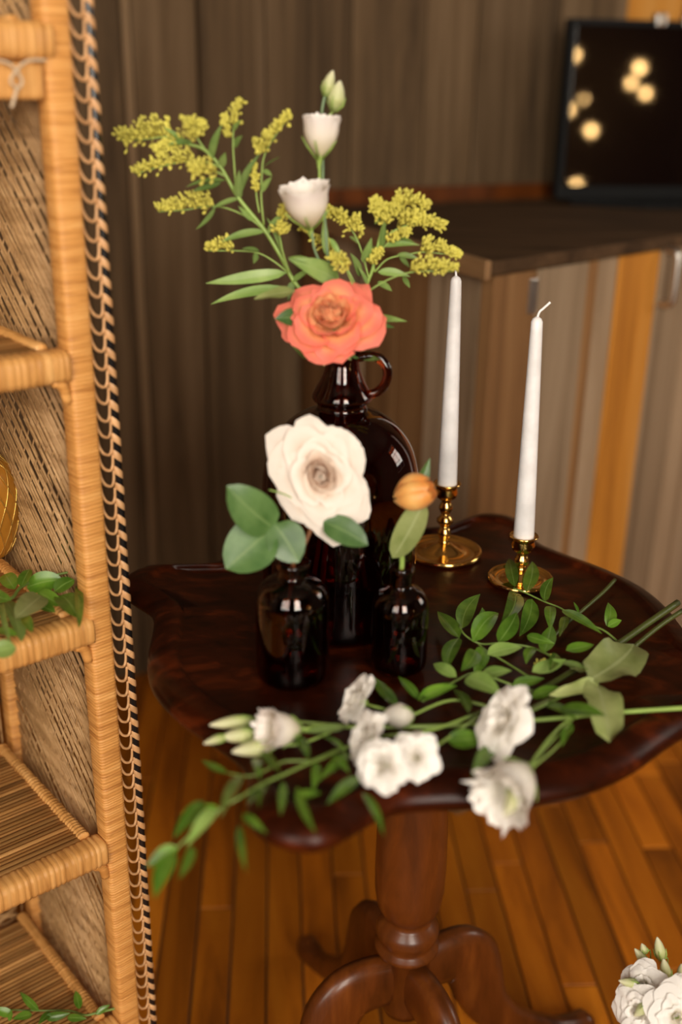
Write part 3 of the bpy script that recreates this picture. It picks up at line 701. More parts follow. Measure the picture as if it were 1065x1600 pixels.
def plume(parent, pts, n, spread, updir, size=.0015, seed=1):
    rr = random.Random(seed); s = spline(pts, 8); m = len(s)-1; b = MB(); up_ = Vector(updir).normalized()
    L = sum((s[i+1]-s[i]).length for i in range(m))
    for k in range(int(n*1.35)):
        t = rr.random()**.9; i = min(int(t*m), m-1); p = s[i].lerp(s[i+1], t*m-i); tg = (s[i+1]-s[i]).normalized()
        side = tg.cross(up_).normalized(); a = rr.gauss(0, .75)
        o = (up_-tg*up_.dot(tg)).normalized()*math.cos(a)+side*math.sin(a)
        d = spread*(1-.62*t)*rr.uniform(.15, 1.0)
        c = p+o*d+tg*d*.35; sz = size*rr.uniform(.75, 1.2)
        b.blob(c, o+tg*.6, sz, sz*1.65, 6, 4)
        if rr.random() < .5: b.tube([p, c], .00035, 3, cap=False)
    return tag(b.build('bud_plume', M['goldenrod'], parent), kind='stuff')

# ================================================================== FLOWERS IN THE JUG
MOUTH = Vector((JX, JY, TF+.316)); JB = Vector((JX, JY, TF+.02))
def V(x, y, Y): return ony(x, y, Y)
def in_jug(off, bot): return [Vector((JX+bot[0], JY+bot[1], TF+.03)), Vector((JX+bot[0]*.4, JY+bot[1]*.4, TF+.16)), MOUTH+Vector((off[0], off[1], -.03)), MOUTH+Vector((off[0], off[1], .004))]
UPN = (0, -.75, .6)
# --- tall goldenrod leaning towards the wicker shelf
g1 = empty('goldenrod_stem', MOUTH); tag(g1, 'tall yellow goldenrod stem leaning out of the jug towards the wicker shelf', 'flower', 'goldenrod in the jug')
Yg = 1.10
main = in_jug((-.006, .006), (.03, .02))+[V(463, 445, Yg), V(440, 403, Yg), V(412, 358, Yg), V(373, 310, Yg), V(345, 262, Yg), V(319, 234, Yg), V(291, 224, Yg), V(263, 214, Yg)]
stem(g1, main, .0028, .0014, M['stem_bright'])
def gbranch(root, path, plumes, r=.0010, Y=Yg, seed=0):
    o = stem(root, [V(x, y, Y) for x, y in path], r, r*.6, M['stem_bright'], 'branch', 5, 6)
    for j, (pp, n, sp, upd) in enumerate(plumes): plume(o, [V(x, y, Y) for x, y in pp], n, px2m(sp, V(*pp[0], Y)), upd, seed=seed*10+j+1)
    return o
U = (0, -.35, 1)
gbranch(g1, [(291, 224), (263, 214), (225, 218), (186, 219)], [([(262, 213), (225, 216), (186, 218)], 130, 40, (.15, -.3, 1)), ([(275, 214), (263, 195), (266, 180)], 22, 9, (-1, 0, .4))], seed=1)
gbranch(g1, [(330, 246), (312, 222), (300, 200), (297, 186)], [([(306, 220), (298, 200), (296, 184)], 90, 30, (0, -1, .3)), ([(306, 212), (312, 196), (316, 188)], 40, 14, (.5, -.6, .5))], Y=1.08, seed=2)
gbranch(g1, [(369, 303), (366, 262), (364, 225), (366, 190), (376, 160)], [([(362, 215), (357, 195), (350, 178)], 36, 12, (-.6, -.3, .6)), ([(366, 196), (370, 178), (379, 158)], 70, 19, (.1, -.3, 1)), ([(360, 205), (352, 196), (346, 195)], 18, 9, (-.3, 0, 1))], seed=3)
gbranch(g1, [(412, 352), (408, 310), (409, 270), (413, 243), (428, 215), (455, 178)], [([(412, 240), (426, 216), (455, 178)], 110, 24, (-.7, -.3, .5)), ([(410, 240), (404, 226), (399, 216)], 22, 9, (-.5, 0, .8))], seed=4)
gbranch(g1, [(345, 262), (318, 252), (280, 254), (245, 262), (211, 272)], [([(305, 251), (262, 256), (212, 272)], 130, 30, (-.1, -.3, 1)), ([(280, 232), (258, 232), (242, 236)], 60, 14, (-.1, -.3, 1))], Y=1.10, seed=5)
gbranch(g1, [(319, 234), (296, 226), (262, 226), (243, 234)], [([(290, 226), (264, 226), (243, 236)], 70, 18, (0, -.3, 1))], seed=6)
gbranch(g1, [(352, 275), (335, 268), (312, 268), (296, 262)], [([(342, 272), (318, 268), (296, 262)], 100, 30, (0, -.8, .6))], Y=1.07, seed=7)
gbranch(g1, [(416, 364), (395, 345), (362, 328), (330, 322), (290, 328), (247, 331)], [([(335, 323), (292, 325), (247, 330)], 140, 34, (0, -.3, 1))], seed=8)
gbranch(g1, [(452, 428), (430, 410), (405, 396), (375, 392), (325, 392)], [([(370, 390), (345, 388), (324, 390)], 60, 24, (-.1, -.3, 1))], seed=9)
gbranch(g1, [(452, 425), (442, 395), (436, 365)], [([(438, 368), (440, 345), (445, 318)], 75, 18, (.1, -.8, .3))], Y=1.09, seed=10)
gbranch(g1, [(405, 332), (401, 310), (399, 285), (397, 262)], [([(401, 300), (398, 275), (397, 252)], 50, 12, (0, -.8, .3))], seed=11)
for x0, y0, x1, y1, w, bd in ((448, 426, 321, 441, 20, .16), (450, 452, 328, 472, 17, .14), (414, 362, 342, 378, 13, .12), (345, 285, 300, 300, 11, -.1), (352, 282, 290, 290, 11, .1), (330, 250, 345, 195, 14, .1), (345, 262, 352, 238, 12, 0), (373, 312, 374, 266, 14, .05), (373, 308, 404, 240, 13, .1),
        (408, 300, 424, 277, 10, .05), (410, 262, 438, 245, 10, 0), (412, 265, 425, 275, 9, 0), (366, 230, 378, 212, 12, .05), (364, 205, 376, 188, 10, .05), (336, 325, 306, 360, 9, -.1), (373, 310, 330, 325, 10, .1), (395, 345, 372, 322, 9, 0), (405, 392, 378, 388, 8, .1), (400, 395, 396, 412, 9, 0),
        (440, 395, 418, 340, 10, .1), (418, 365, 447, 330, 10, 0), (300, 222, 262, 226, 9, .1), (291, 224, 258, 198, 9, .2), (455, 440, 487, 418, 11, .1), (456, 440, 450, 470, 12, 0)):
    leaf(g1, V(x0, y0, Yg), V(x1, y1, Yg-.01), px2m(w, V(x0, y0, Yg)), M['gold_leaf'], UPN, bd, .2)
leaf(g1, V(462, 455, 1.06), V(397, 464, 1.05), px2m(26, V(440, 450, 1.06)), M['olive_leaf'], UPN, .1, .2, .05)
# --- goldenrod on the handle side
g2 = empty('goldenrod_stem', MOUTH); tag(g2, 'bushy yellow goldenrod stem rising above the jug handle beside the candle tip', 'flower', 'goldenrod in the jug')
Yh = 1.11
stem(g2, in_jug((.007, .006), (-.03, .02))+[V(560, 520, Yh), V(572, 450, Yh), V(582, 420, Yh), V(592, 375, Yh), V(600, 345, Yh)], .0026, .0013, M['stem_bright'])
def gb2(path, pl, seed, Y=Yh): return gbranch(g2, path, pl, Y=Y, seed=seed)
gb2([(600, 350), (598, 335), (594, 315)], [([(600, 350), (590, 330), (580, 312)], 110, 24, (-.2, -.5, .8)), ([(602, 350), (604, 335), (606, 318)], 90, 26, (.1, -.9, .4))], 21)
gb2([(600, 355), (612, 335), (622, 310)], [([(612, 336), (618, 320), (624, 304)], 60, 18, (.2, -.5, .8)), ([(622, 325), (645, 318), (668, 326)], 110, 26, (0, -.4, 1))], 22)
gb2([(595, 375), (620, 358), (650, 350), (690, 355)], [([(620, 354), (655, 346), (692, 357)], 140, 28, (.1, -.4, 1)), ([(640, 352), (650, 345), (672, 352)], 60, 14, (0, -.6, .6))], 23)
gb2([(590, 398), (610, 375), (630, 360)], [([(605, 380), (622, 368), (640, 362)], 70, 16, (.1, -.7, .5))], 24)
gb2([(585, 425), (605, 405), (635, 398), (665, 394), (715, 400)], [([(655, 394), (685, 392), (715, 402)], 130, 26, (.1, -.4, 1))], 25)
gb2([(575, 455), (600, 440), (630, 428), (660, 424), (708, 424)], [([(640, 424), (675, 420), (712, 422)], 130, 28, (0, -.5, 1))], 26, 1.08)
gb2([(577, 440), (568, 405), (558, 375), (545, 355), (522, 335)], [([(556, 362), (535, 345), (508, 330)], 120, 26, (.2, -.5, .8)), ([(560, 372), (558, 355), (556, 340)], 30, 12, (.3, -.3, .8))], 27)
gb2([(585, 425), (582, 400), (584, 385)], [([(578, 412), (584, 400), (596, 390)], 80, 20, (0, -.8, .3))], 28)
gb2([(566, 470), (545, 425), (520, 395), (480, 365)], [([(520, 395), (500, 380), (468, 358)], 70, 16, (.2, -.5, .5))], 29)
gb2([(560, 470), (540, 420), (522, 408)], [([(545, 420), (528, 408), (512, 400)], 60, 20, (0, -.8, .5))], 30, 1.07)
for x0, y0, x1, y1, w, bd in ((566, 410, 580, 372, 13, .1), (560, 380, 545, 370, 8, 0), (596, 388, 600, 345, 10, .05), (600, 385, 655, 382, 10, .1), (625, 400, 640, 418, 9, 0), (590, 425, 640, 432, 13, .05), (590, 440, 612, 455, 12, 0), (630, 432, 640, 450, 9, 0), (562, 432, 548, 396, 12, .1), (575, 448, 560, 415, 10, .1), (620, 398, 655, 405, 9, .1), (585, 350, 600, 335, 8, 0), (612, 372, 648, 378, 8, .1)):
    leaf(g2, V(x0, y0, Yh), V(x1, y1, Yh-.01), px2m(w, V(x0, y0, Yh)), M['gold_leaf'], UPN, bd, .2)
# greenery around the jug mouth belongs to this stem
for x0, y0, x1, y1, w, m, bd in ((560, 500, 634, 499, 17, 'gold_leaf', .12), (562, 500, 616, 512, 14, 'rose_leaf', 0), (545, 545, 596, 566, 15, 'gold_leaf', -.2), (500, 420, 452, 400, 22, 'gold_leaf', .1), (530, 440, 455, 404, 34, 'gold_leaf', .15)):
    leaf(g2, V(x0, y0, 1.09), V(x1, y1, 1.06), px2m(w, V(x0, y0, 1.09)), M[m], UPN, bd, .2)
# --- white lisianthus spray
l1 = empty('lisianthus_spray', MOUTH); tag(l1, 'upright lisianthus stem in the jug with two open cream bells and two tip buds', 'flower')
Yl = 1.085
stem(l1, in_jug((.0, .010), (.0, .03))+[V(524, 480, Yl), V(512, 400, Yl), V(507, 340, Yl), V(504, 300, Yl), V(504, 255, Yl+.01), V(503, 190, Yl+.02), V(503, 172, Yl+.02), V(507, 150, Yl+.02)], .0019, .0013, M['stem_grey'])
stem(l1, [V(509, 370, Yl), V(500, 300, Yl), V(499, 250, Yl), V(499, 243, Yl)], .0013, .0012, M['stem_bright'], 'branch')
stem(l1, [V(520, 450, Yl), V(493, 395, Yl-.01), V(487, 360, Yl-.012), V(484, 352, Yl-.012)], .0014, .0012, M['stem_grey'], 'branch')
stem(l1, [V(503, 190, Yl+.02), V(514, 180, Yl+.02), V(521, 174, Yl+.02)], .0010, .0010, M['stem_bright'], 'branch')
lisianthus(l1, V(499, 245, Yl), V(503, 180, Yl-.004), px2m(30, V(500, 210, Yl)), seed=3, flare=.35)
lisianthus(l1, V(484, 355, Yl-.012), V(475, 290, Yl-.022), px2m(37, V(478, 320, Yl)), seed=8, flare=.5)
bud(l1, V(507, 150, Yl+.02), V(520, 110, Yl+.018), px2m(10, V(510, 140, Yl)))
bud(l1, V(521, 174, Yl+.02), V(531, 126, Yl+.018), px2m(14, V(520, 150, Yl)))
leaf(l1, V(510, 400, Yl), V(507, 335, Yl), px2m(11, V(510, 380, Yl)), M['gold_leaf'], UPN, 0, .3); leaf(l1, V(515, 372, Yl), V(535, 405, Yl-.01), px2m(9, V(510, 380, Yl)), M['gold_leaf'], UPN, .1, .3)
# --- orange garden rose
r1 = empty('orange_rose', MOUTH); tag(r1, 'ruffled coral orange rose with yellow centre sitting in the mouth of the amber jug', 'flower')
rc = V(523, 505, 1.055)
stem(r1, [Vector((JX-.02, JY-.04, TF+.03)), Vector((JX-.008, JY-.012, TF+.18)), MOUTH+Vector((-.001, -.009, -.03)), MOUTH+Vector((-.001, -.011, .012)), rc+Vector((.0, .012, -.012))], .0028, .0026, M['stem_brown'])
RO = px2m(73, rc)
ORANGE = [(3, .15, .86, 1.6, 0, .9, 1), (4, .22, .86, 1.2, .0, .6, 1), (4, .29, .85, 1.1, .0, .48, 1), (5, .37, .82, 1.0, .1, .36, 1), (5, .45, .78, .95, .25, .25, 1), (5, .54, .72, .9, .5, .14, 0), (5, .65, .62, .88, .9, .05, 0), (5, .77, .48, .84, 1.1, 0, 0), (4, .88, .32, .84, 1.1, 0, 0)]
rose(r1, rc+Vector((0, 0, -.004)), (-.16, -.72, .62), RO, rose_layers(RO, ORANGE), ('orange', 'orange_in'), .12, 12, sq=(1, .9))
for x0, y0, x1, y1, w, m, bd in ((524, 535, 506, 572, 14, 'olive_leaf', .15), (528, 540, 548, 562, 20, 'olive_leaf', .1), (510, 545, 466, 506, 28, 'gold_leaf', .15), (472, 500, 430, 498, 30, 'rose_leaf', .1), (500, 552, 455, 535, 18, 'rose_leaf', -.1), (480, 560, 452, 532, 12, 'gold_leaf', .2), (515, 558, 500, 560, 10, 'gold_leaf', 0), (535, 545, 560, 560, 9, 'rose_leaf', .1)):
    leaf(r1, V(x0, y0, 1.058), V(x1, y1, 1.045), px2m(w, V(x0, y0, 1.05)), M[m], UPN, bd, .25)

# ================================================================== CREAM ROSE AND TULIP
b1m = Vector((B1.x, B1.y, TF+.129))
r2 = empty('cream_rose', b1m); tag(r2, 'large open cream rose with blush centre standing in the wider short bottle', 'flower')
c2 = V(500, 748, .955)
stem(r2, [Vector((B1.x-.010, B1.y, TF+.05)), Vector((B1.x-.002, B1.y+.002, TF+.10)), b1m+Vector((.002, .002, .003)), V(478, 845, .957), V(497, 790, .962), c2+Vector((0, .008, -.006))], .0021, .0022, M['stem_brown'])
RW = px2m(74, c2)
rose(r2, c2+Vector((0, .017, -.002)), (.02, -.96, .28), RW, rose_layers(RW, ROSE), ('cream_in', 'cream'), .085, 5, sq=(.92, 1.24), roll=.4)
stem(r2, [V(490, 800, .955), V(450, 775, .955), V(420, 765, .955)], .0009, .0006, M['stem_bright'], 'thorn_twig')
tw = [V(478, 850, .957), V(455, 838, .952), V(425, 826, .948)]
stem(r2, tw, .0011, .0009, M['stem_green'], 'leaf_stalk')
for x0, y0, x1, y1, w in ((428, 826, 356, 760, 66), (426, 824, 352, 888, 82), (428, 818, 466, 879, 62), (505, 815, 574, 851, 44)):
    leaf(r2, V(x0, y0, .948), V(x1, y1, .930), px2m(w, V(x0, y0, .95)), M['rose_leaf'], (0, -.85, .5), .08, .16, .02, jit=.15, a=.5, c=.68)
b2m = Vector((B2.x, B2.y, TF+.115))
tu = empty('orange_tulip', b2m); tag(tu, 'closed orange tulip with broad green leaf standing in the slim small bottle', 'flower')
tc_ = V(653, 770, .965)
stem(tu, [Vector((B2.x-.002, B2.y, TF+.055)), b2m+Vector((-.002, 0, -.02)), b2m+Vector((0, 0, .004)), V(626, 825, .97), V(640, 797, .968), tc_+Vector((-.004, .004, -.006))], .0028, .0024, M['stem_bright'])
Ft = frame(tc_+Vector((-.016, .004, -.006)), (.80, -.30, .35)); RT = px2m(29, tc_)
b = MB(); b.blob(Ft @ Vector((0, 0, .004)), (Ft.to_3x3() @ Vector((0, 0, 1))), RT*.4, RT*.5, 10, 6); tb = b.build('bloom', M['tulip'], tu)
for k in range(6):
    ph = k*math.pi/3+.3; lay = 1.05 if k % 2 else .88
    def fn(u, v, ph=ph, lay=lay):
        vv = v*(1-.12*u*u); th = ph+u*.72*math.sin(math.pi*min(.62, .12+vv*.72)); rad = RT*lay*(math.sin(math.pi*(.06+.80*vv)))**.8*(.90+.16*(1-u*u))
        return Ft @ Vector((rad*math.cos(th), rad*math.sin(th), -RT*.35+RT*2.25*vv))
    b = MB(); b.grid(fn, 8, 10); b.build('petal', M['tulip'], tb)
leaf(tu, V(613, 872, .972), V(662, 782, .962), px2m(44, tc_), M['olive_leaf'], (-.3, -.9, .2), .06, .3, 0, jit=.05, a=.6, c=.5)
leaf(tu, V(640, 800, .985), V(672, 716, 1.0), px2m(26, tc_), M['rose_leaf'], (.2, -.9, .2), .05, .4, 0, jit=.05)

# ================================================================== CUT STEMS LYING ON THE TABLE
def branch_thing(name, label, cat, group, at): return tag(empty(name, at), label, cat, group)
def tl(root, data, mat='ruscus', h0=.006, h1=.02, lift=.0, jit=.35, nrm=(0, -.4, .9), a=.62, c=1.0):
    for (x0, y0, x1, y1, w) in data:
        hb = R_.uniform(h0, h1); ht = max(.004, hb+R_.uniform(-.006, .014)+lift)
        leaf(root, T(x0, y0, hb), T(x1, y1, ht), px2m(w, T(x0, y0, hb))*1.08, M[mat], nrm, R_.uniform(.0, .14), R_.uniform(.12, .35), .13 if mat == 'olive_leaf' else 0, jit=jit, a=a, c=c)
def ts(root, pts, r0, r1, mat, name='stem'): return stem(root, [T(*p) for p in pts], r0, r1, M[mat], name, 5, 7)
GR = 'cut greenery lying on the table'
# ruscus sprig at the foot of the low candle holder
ra = branch_thing('ruscus_sprig', 'green ruscus sprig with paired leaves reaching across the low candle holder base', 'greenery', GR, T(903, 965))
ts(ra, [(802, 919, .016), (820, 926, .015), (850, 940, .013), (877, 951, .012), (903, 970, .010), (941, 984, .012), (966, 1003, .006), (985, 1012, .005)], .0009, .0014, 'stem_green')
ts(ra, [(960, 906, .008), (941, 926, .007), (903, 959, .006), (880, 978, .006), (850, 1010, .006)], .0024, .0020, 'stem_dark', 'cut_stem')
tl(ra, [(804, 917, 794, 869, 19), (822, 925, 831, 875, 22), (850, 940, 864, 902, 17), (802, 924, 781, 976, 24), (831, 936, 812, 993, 25), (860, 947, 860, 982, 17), (878, 953, 939, 987, 18), (882, 963, 873, 993, 14), (947, 978, 951, 939, 19), (949, 979, 971, 969, 12), (903, 958, 896, 940, 6)], h0=.010, h1=.018)
# ruscus branch in the middle of the table
rb_ = branch_thing('ruscus_branch', 'full green ruscus branch fanning out between the slim bottle and the low candle holder', 'greenery', GR, T(800, 1015))
ts(rb_, [(717, 978, .022), (727, 993, .020), (751, 1006, .016), (785, 1005, .012), (831, 1012, .009), (870, 1030, .008), (900, 1045, .006)], .0009, .0016, 'stem_green')
ts(rb_, [(740, 998, .018), (755, 1013, .014), (790, 1035, .010), (830, 1060, .007)], .0009, .0014, 'stem_green', 'side_stem')
tl(rb_, [(717, 997, 683, 955, 24), (721, 982, 750, 928, 27), (742, 1000, 753, 949, 21), (738, 1003, 781, 954, 29), (778, 1004, 808, 954, 26), (717, 997, 698, 1046, 24), (742, 1016, 721, 1046, 24), (755, 1012, 742, 1056, 23), (850, 1020, 861, 976, 25), (884, 1016, 928, 1006, 22), (823, 993, 865, 1004, 15), (835, 1012, 822, 1035, 16), (870, 1022, 858, 1048, 16)], h0=.012, h1=.026)
tl(rb_, [(761, 1023, 816, 1010, 26), (831, 1050, 884, 1029, 25), (873, 1035, 919, 1046, 14)], 'ruscus_pale', .014, .024)
for x, y in ((868, 1028), (845, 1035), (838, 1040)):
    p = T(x, y, .014); b = MB()
    for k in range(7): q = p+Vector((R_.uniform(-.005, .005), R_.uniform(-.004, .004), R_.uniform(.0, .005))); b.blob(q, Vector((0, 0, 1)), .0011, .0015); b.tube([p, q], .0004, 3)
    tag(b.build('tiny_yellow_buds', M['goldenrod'], rb_), kind='stuff')
rc_ = branch_thing('ruscus_branch', 'pale-leaved ruscus branch lying behind the white blossoms in the middle of the table', 'greenery', GR, T(720, 1075))
ts(rc_, [(660, 1096, .012), (713, 1063, .018), (745, 1052, .014), (800, 1070, .008), (850, 1085, .006)], .0009, .0016, 'stem_green')
tl(rc_, [(711, 1067, 655, 1094, 20), (711, 1077, 732, 1113, 22), (619, 1104, 583, 1057, 22), (653, 1093, 623, 1055, 17), (698, 1157, 758, 1152, 30), (771, 1170, 739, 1209, 22), (653, 1094, 713, 1070, 22), (800, 1070, 850, 1060, 18), (830, 1090, 880, 1075, 20), (790, 1085, 760, 1110, 18), (845, 1100, 900, 1120, 22)], h0=.008, h1=.016)
tl(rc_, [(713, 1058, 675, 1035, 19), (727, 1060, 783, 1085, 30), (751, 1058, 799, 1047, 22)], 'ruscus_pale', .018, .026)
# trailing ruscus hanging over the near left edge
rd = branch_thing('trailing_ruscus', 'long narrow-leaved ruscus branch trailing over the table edge towards the wicker shelf', 'greenery', GR, T(450, 1207))
ts(rd, [(600, 1150, .006), (531, 1171, .012), (491, 1188, .016), (450, 1207, .018), (410, 1225, .018), (369, 1249, .014), (345, 1263, .008), (315, 1290, -.004), (288, 1313, -.016), (273, 1330, -.024), (262, 1352, -.03)], .0016, .0008, 'stem_green')
ts(rd, [(531, 1171, .012), (494, 1188, .016), (443, 1190, .018), (395, 1212, .016), (355, 1208, .012)], .0012, .0008, 'stem_green', 'side_stem')
def off_table(data, h, mat='ruscus'):
    for x0, y0, x1, y1, w in data:
        leaf(rd, T(x0, y0, h), T(x1, y1, h-R_.uniform(-.002, .012)), px2m(w, T(x0, y0, h))*1.1, M[mat], (0, -.6, .7), R_.uniform(0, .12), .2)
tl(rd, [(443, 1222, 438, 1274, 13), (464, 1229, 494, 1303, 14), (464, 1242, 501, 1239, 13), (420, 1225, 403, 1257, 12), (403, 1232, 386, 1259, 12), (494, 1191, 489, 1235, 14), (545, 1178, 497, 1217, 18), (460, 1148, 482, 1185, 17), (410, 1175, 437, 1205, 14), (399, 1185, 406, 1215, 14), (560, 1215, 511, 1256, 18), (566, 1239, 600, 1303, 14), (379, 1273, 416, 1300, 15), (500, 1150, 540, 1175, 16), (520, 1180, 545, 1205, 14)], h0=.012, h1=.022)
tl(rd, [(376, 1212, 342, 1271, 24)], 'ruscus_pale', .02, .024)
off_table([(355, 1208, 313, 1186, 11), (374, 1290, 384, 1359, 12), (340, 1263, 318, 1258, 8)], .012)
off_table([(318, 1251, 271, 1306, 25)], .004); off_table([(340, 1263, 293, 1320, 19)], .004, 'ruscus_pale')
off_table([(276, 1323, 229, 1354, 24), (273, 1335, 242, 1401, 26), (300, 1322, 279, 1374, 16)], -.02)
# cream lisianthus spray pointing at the wicker shelf, bright green stem crossing the table
le = branch_thing('lisianthus_spray', 'cream lisianthus spray with pointed buds at the table edge nearest the wicker shelf', 'flower', 'white flowers lying on the table', T(700, 1130))
ts(le, [(1085, 1105, .006), (965, 1113, .006), (850, 1124, .007), (700, 1134, .006), (560, 1136, .008), (500, 1134, .012), (465, 1140, .016)], .0024, .0017, 'stem_bright')
ts(le, [(560, 1136, .008), (470, 1128, .012), (400, 1124, .016)], .0012, .0010, 'stem_bright', 'branch'); ts(le, [(530, 1138, .008), (470, 1162, .012), (432, 1163, .013)], .0012, .0010, 'stem_bright', 'branch'); ts(le, [(470, 1132, .012), (430, 1140, .014), (402, 1146, .015)], .0012, .0010, 'stem_bright', 'branch')
def lis_t(root, p0, p1, R, seed, mat='lisi', **k): p0 = T(*p0); return lisianthus(root, p0, T(*p1), px2m(R, p0), mat, seed, **k)
lis_t(le, (468, 1140, .020), (412, 1140, .034), 29, 31, ruffle=.12, flare=.8)
for p0, p1, r in (((400, 1124, .016), (327, 1133, .018), 11), ((402, 1146, .015), (345, 1152, .016), 13), ((355, 1150, .016), (318, 1162, .016), 7), ((432, 1163, .013), (362, 1175, .014), 14)): bud(le, T(*p0), T(*p1), px2m(r, T(*p0)))
leaf(le, T(540, 1135, .012), T(470, 1142, .016), px2m(16, T(520, 1135)), M['gold_leaf'])
# woody rose stems with the white double blossoms
def dbl(root, p, ax, R, seed, sq=(1, 1), mats=('white', 'white')):
    c = T(*p); r = px2m(R*1.15, c); return rose(root, c, ax, r, rose_layers(r, [(4, .2, .62, 1.2, .2, .2, 0), (5, .36, .66, .95, .4, .08, 0), (6, .54, .60, .8, .7, 0, 1), (6, .74, .48, .7, .9, 0, 1), (5, .88, .32, .7, .8, 0, 1)]), mats, .13, seed, 'stem_bright', sq=sq)
lf = branch_thing('white_spray_rose', 'dark-stemmed spray of white ruffled blossoms clustered at the near edge of the table', 'flower', 'white flowers lying on the table', T(760, 1110))
ts(lf, [(1058, 942, .016), (1010, 975, .013), (965, 1006, .010), (900, 1045, .008), (830, 1085, .010), (770, 1105, .012), (740, 1117, .013)], .0042, .0022, 'stem_dark')
ts(lf, [(740, 1117, .013), (675, 1140, .016), (600, 1150, .018)], .0016, .0013, 'stem_bright', 'branch'); ts(lf, [(770, 1105, .012), (705, 1094, .016), (642, 1118, .018)], .0016, .0013, 'stem_bright', 'branch'); ts(lf, [(745, 1120, .013), (718, 1140, .016), (672, 1172, .018)], .0016, .0013, 'stem_bright', 'branch'); ts(lf, [(660, 1143, .016), (630, 1180, .02), (612, 1195, .02)], .0013, .0011, 'stem_bright', 'branch'); ts(lf, [(642, 1118, .018), (600, 1108, .02), (570, 1100, .02)], .0012, .0010, 'stem_bright', 'branch')
dbl(lf, (563, 1096, .026), (-.80, -.25, .45), 33, 41, (.75, 1.15)); dbl(lf, (580, 1153, .027), (-.75, -.35, .5), 36, 42, (.85, 1.05)); dbl(lf, (602, 1196, .028), (-.55, -.7, .35), 38, 43); dbl(lf, (652, 1184, .027), (-.3, -.8, .45), 33, 44)
bud(lf, T(645, 1118, .018), T(596, 1119, .022), px2m(20, T(620, 1119)), 'white', 'half_open_bud'); bud(lf, T(662, 1160, .016), T(640, 1148, .024), px2m(13, T(620, 1119)), 'white', 'half_open_bud')
lg = branch_thing('white_spray_rose', 'white ruffled blossom on a woody stem with large wilted grey-green leaves', 'flower', 'white flowers lying on the table', T(900, 1080))
ts(lg, [(1066, 954, .014), (1030, 978, .012), (985, 1015, .010), (940, 1055, .009), (880, 1082, .010), (812, 1116, .028)], .0028, .0020, 'stem_dark')
ts(lg, [(930, 1062, .009), (870, 1092, .012), (806, 1122, .028)], .0014, .0012, 'stem_green', 'branch')
dbl(lg, (797, 1132, .034), (-.72, -.42, .5), 54, 45, (.72, 1.0), ('white', 'white'))
tl(lg, [(990, 1008, 916, 1062, 66)], 'olive_leaf', .012, .016, .004, .1, a=.5, c=.45)
tl(lg, [(930, 1066, 954, 1152, 52)], 'olive_leaf', .012, .016, .002, .1, a=.5, c=.5); tl(lg, [(934, 1064, 858, 1084, 24)], 'olive_leaf', .016, .018, .004, .1); tl(lg, [(875, 1108, 945, 1116, 24)], 'ruscus', .02, .022, .0, .1); tl(lg, [(920, 1050, 890, 1044, 14)], 'olive_leaf')
lh = branch_thing('lisianthus_spray', 'white lisianthus blossom turned away, hanging over the near rim of the table', 'flower', 'white flowers lying on the table', T(880, 1140))
ts(lh, [(948, 1080, .010), (905, 1112, .012), (882, 1138, .014), (850, 1170, .018), (822, 1205, .022)], .0014, .0013, 'stem_green'); ts(lh, [(905, 1112, .012), (870, 1140, .016), (838, 1180, .020), (812, 1222, .020)], .0012, .0012, 'stem_bright', 'branch'); ts(lh, [(890, 1140, .012), (868, 1168, .017), (830, 1200, .02)], .0010, .0010, 'stem_bright', 'branch')
lis_t(lh, (824, 1200, .020), (776, 1252, .018), 44, 47, 'white', ruffle=.16, flare=.9)
bud(lh, T(815, 1222, .020), T(788, 1276, .016), px2m(13, T(800, 1240)))
tl(lh, [(887, 1137, 878, 1165, 12), (893, 1130, 885, 1150, 10)], 'ruscus')

# ================================================================== VASE OF LISIANTHUS UNDER THE TABLE EDGE
vb = Vector((.385, .945, 0)); fv = tag(empty('glass_vase', vb), 'clear amber vase on the floor under the table edge holding white lisianthus', 'vase')
b = MB(); o_ = smooth_prof([(.004, .003), (.03, .002), (.042, .005), (.046, .03), (.047, .09), (.043, .15), (.036, .185), (.034, .20), (.037, .212)])
b.lathe([(.0006, .0015)]+o_+[(max(r-.003, .0007), max(z, .006)) for r, z in o_ if r > .005][::-1]+[(.0006, .006)], 40, vb.x, vb.y, .0006); b.build('glass_body', M['amber2'], fv)
fb = tag(empty('lisianthus_bunch', vb+Vector((0, 0, .212))), 'bunch of white lisianthus blooms and green buds standing on the floor below the table', 'flower')
vm = vb+Vector((-.005, 0, .2))
def D(x, y, d): r = ray(x, y); return CAM+r*(d-.10)
def fstem(x, y, d, r=.0013): stem(fb, [vm+Vector((R_.uniform(-.015, .015), R_.uniform(-.015, .015), -.15)), vm+Vector((R_.uniform(-.012, .012), R_.uniform(-.012, .012), 0)), D(x+8, y+12, d+.02), D(x, y, d)], r, r*.8, M['stem_bright'], 'stem')
FL = [(3, .22, .52, 1.5, .1, .6, 0), (4, .38, .50, 1.05, .5, .2, 0), (5, .56, .44, .9, .8, .05, 0), (5, .74, .34, .85, 1.0, 0, 0), (5, .86, .22, .8, 1.0, 0, 0)]
for x0, y0, d, R, s, ax in ((1008, 1540, 1.26, 36, 51, (-.55, -.55, .6)), (1000, 1578, 1.24, 40, 52, (-.6, -.65, .4)), (1056, 1588, 1.22, 46, 53, (-.1, -.75, .6)), (1066, 1544, 1.27, 22, 54, (.1, -.6, .75)), (992, 1618, 1.23, 26, 55, (-.4, -.7, .5))):
    c = D(x0, y0, d); fstem(x0+6, y0+8, d+.02); r = px2m(R, c); rose(fb, c, ax, r, rose_layers(r, FL), ('white', 'white'), .11, s, 'stem_bright')
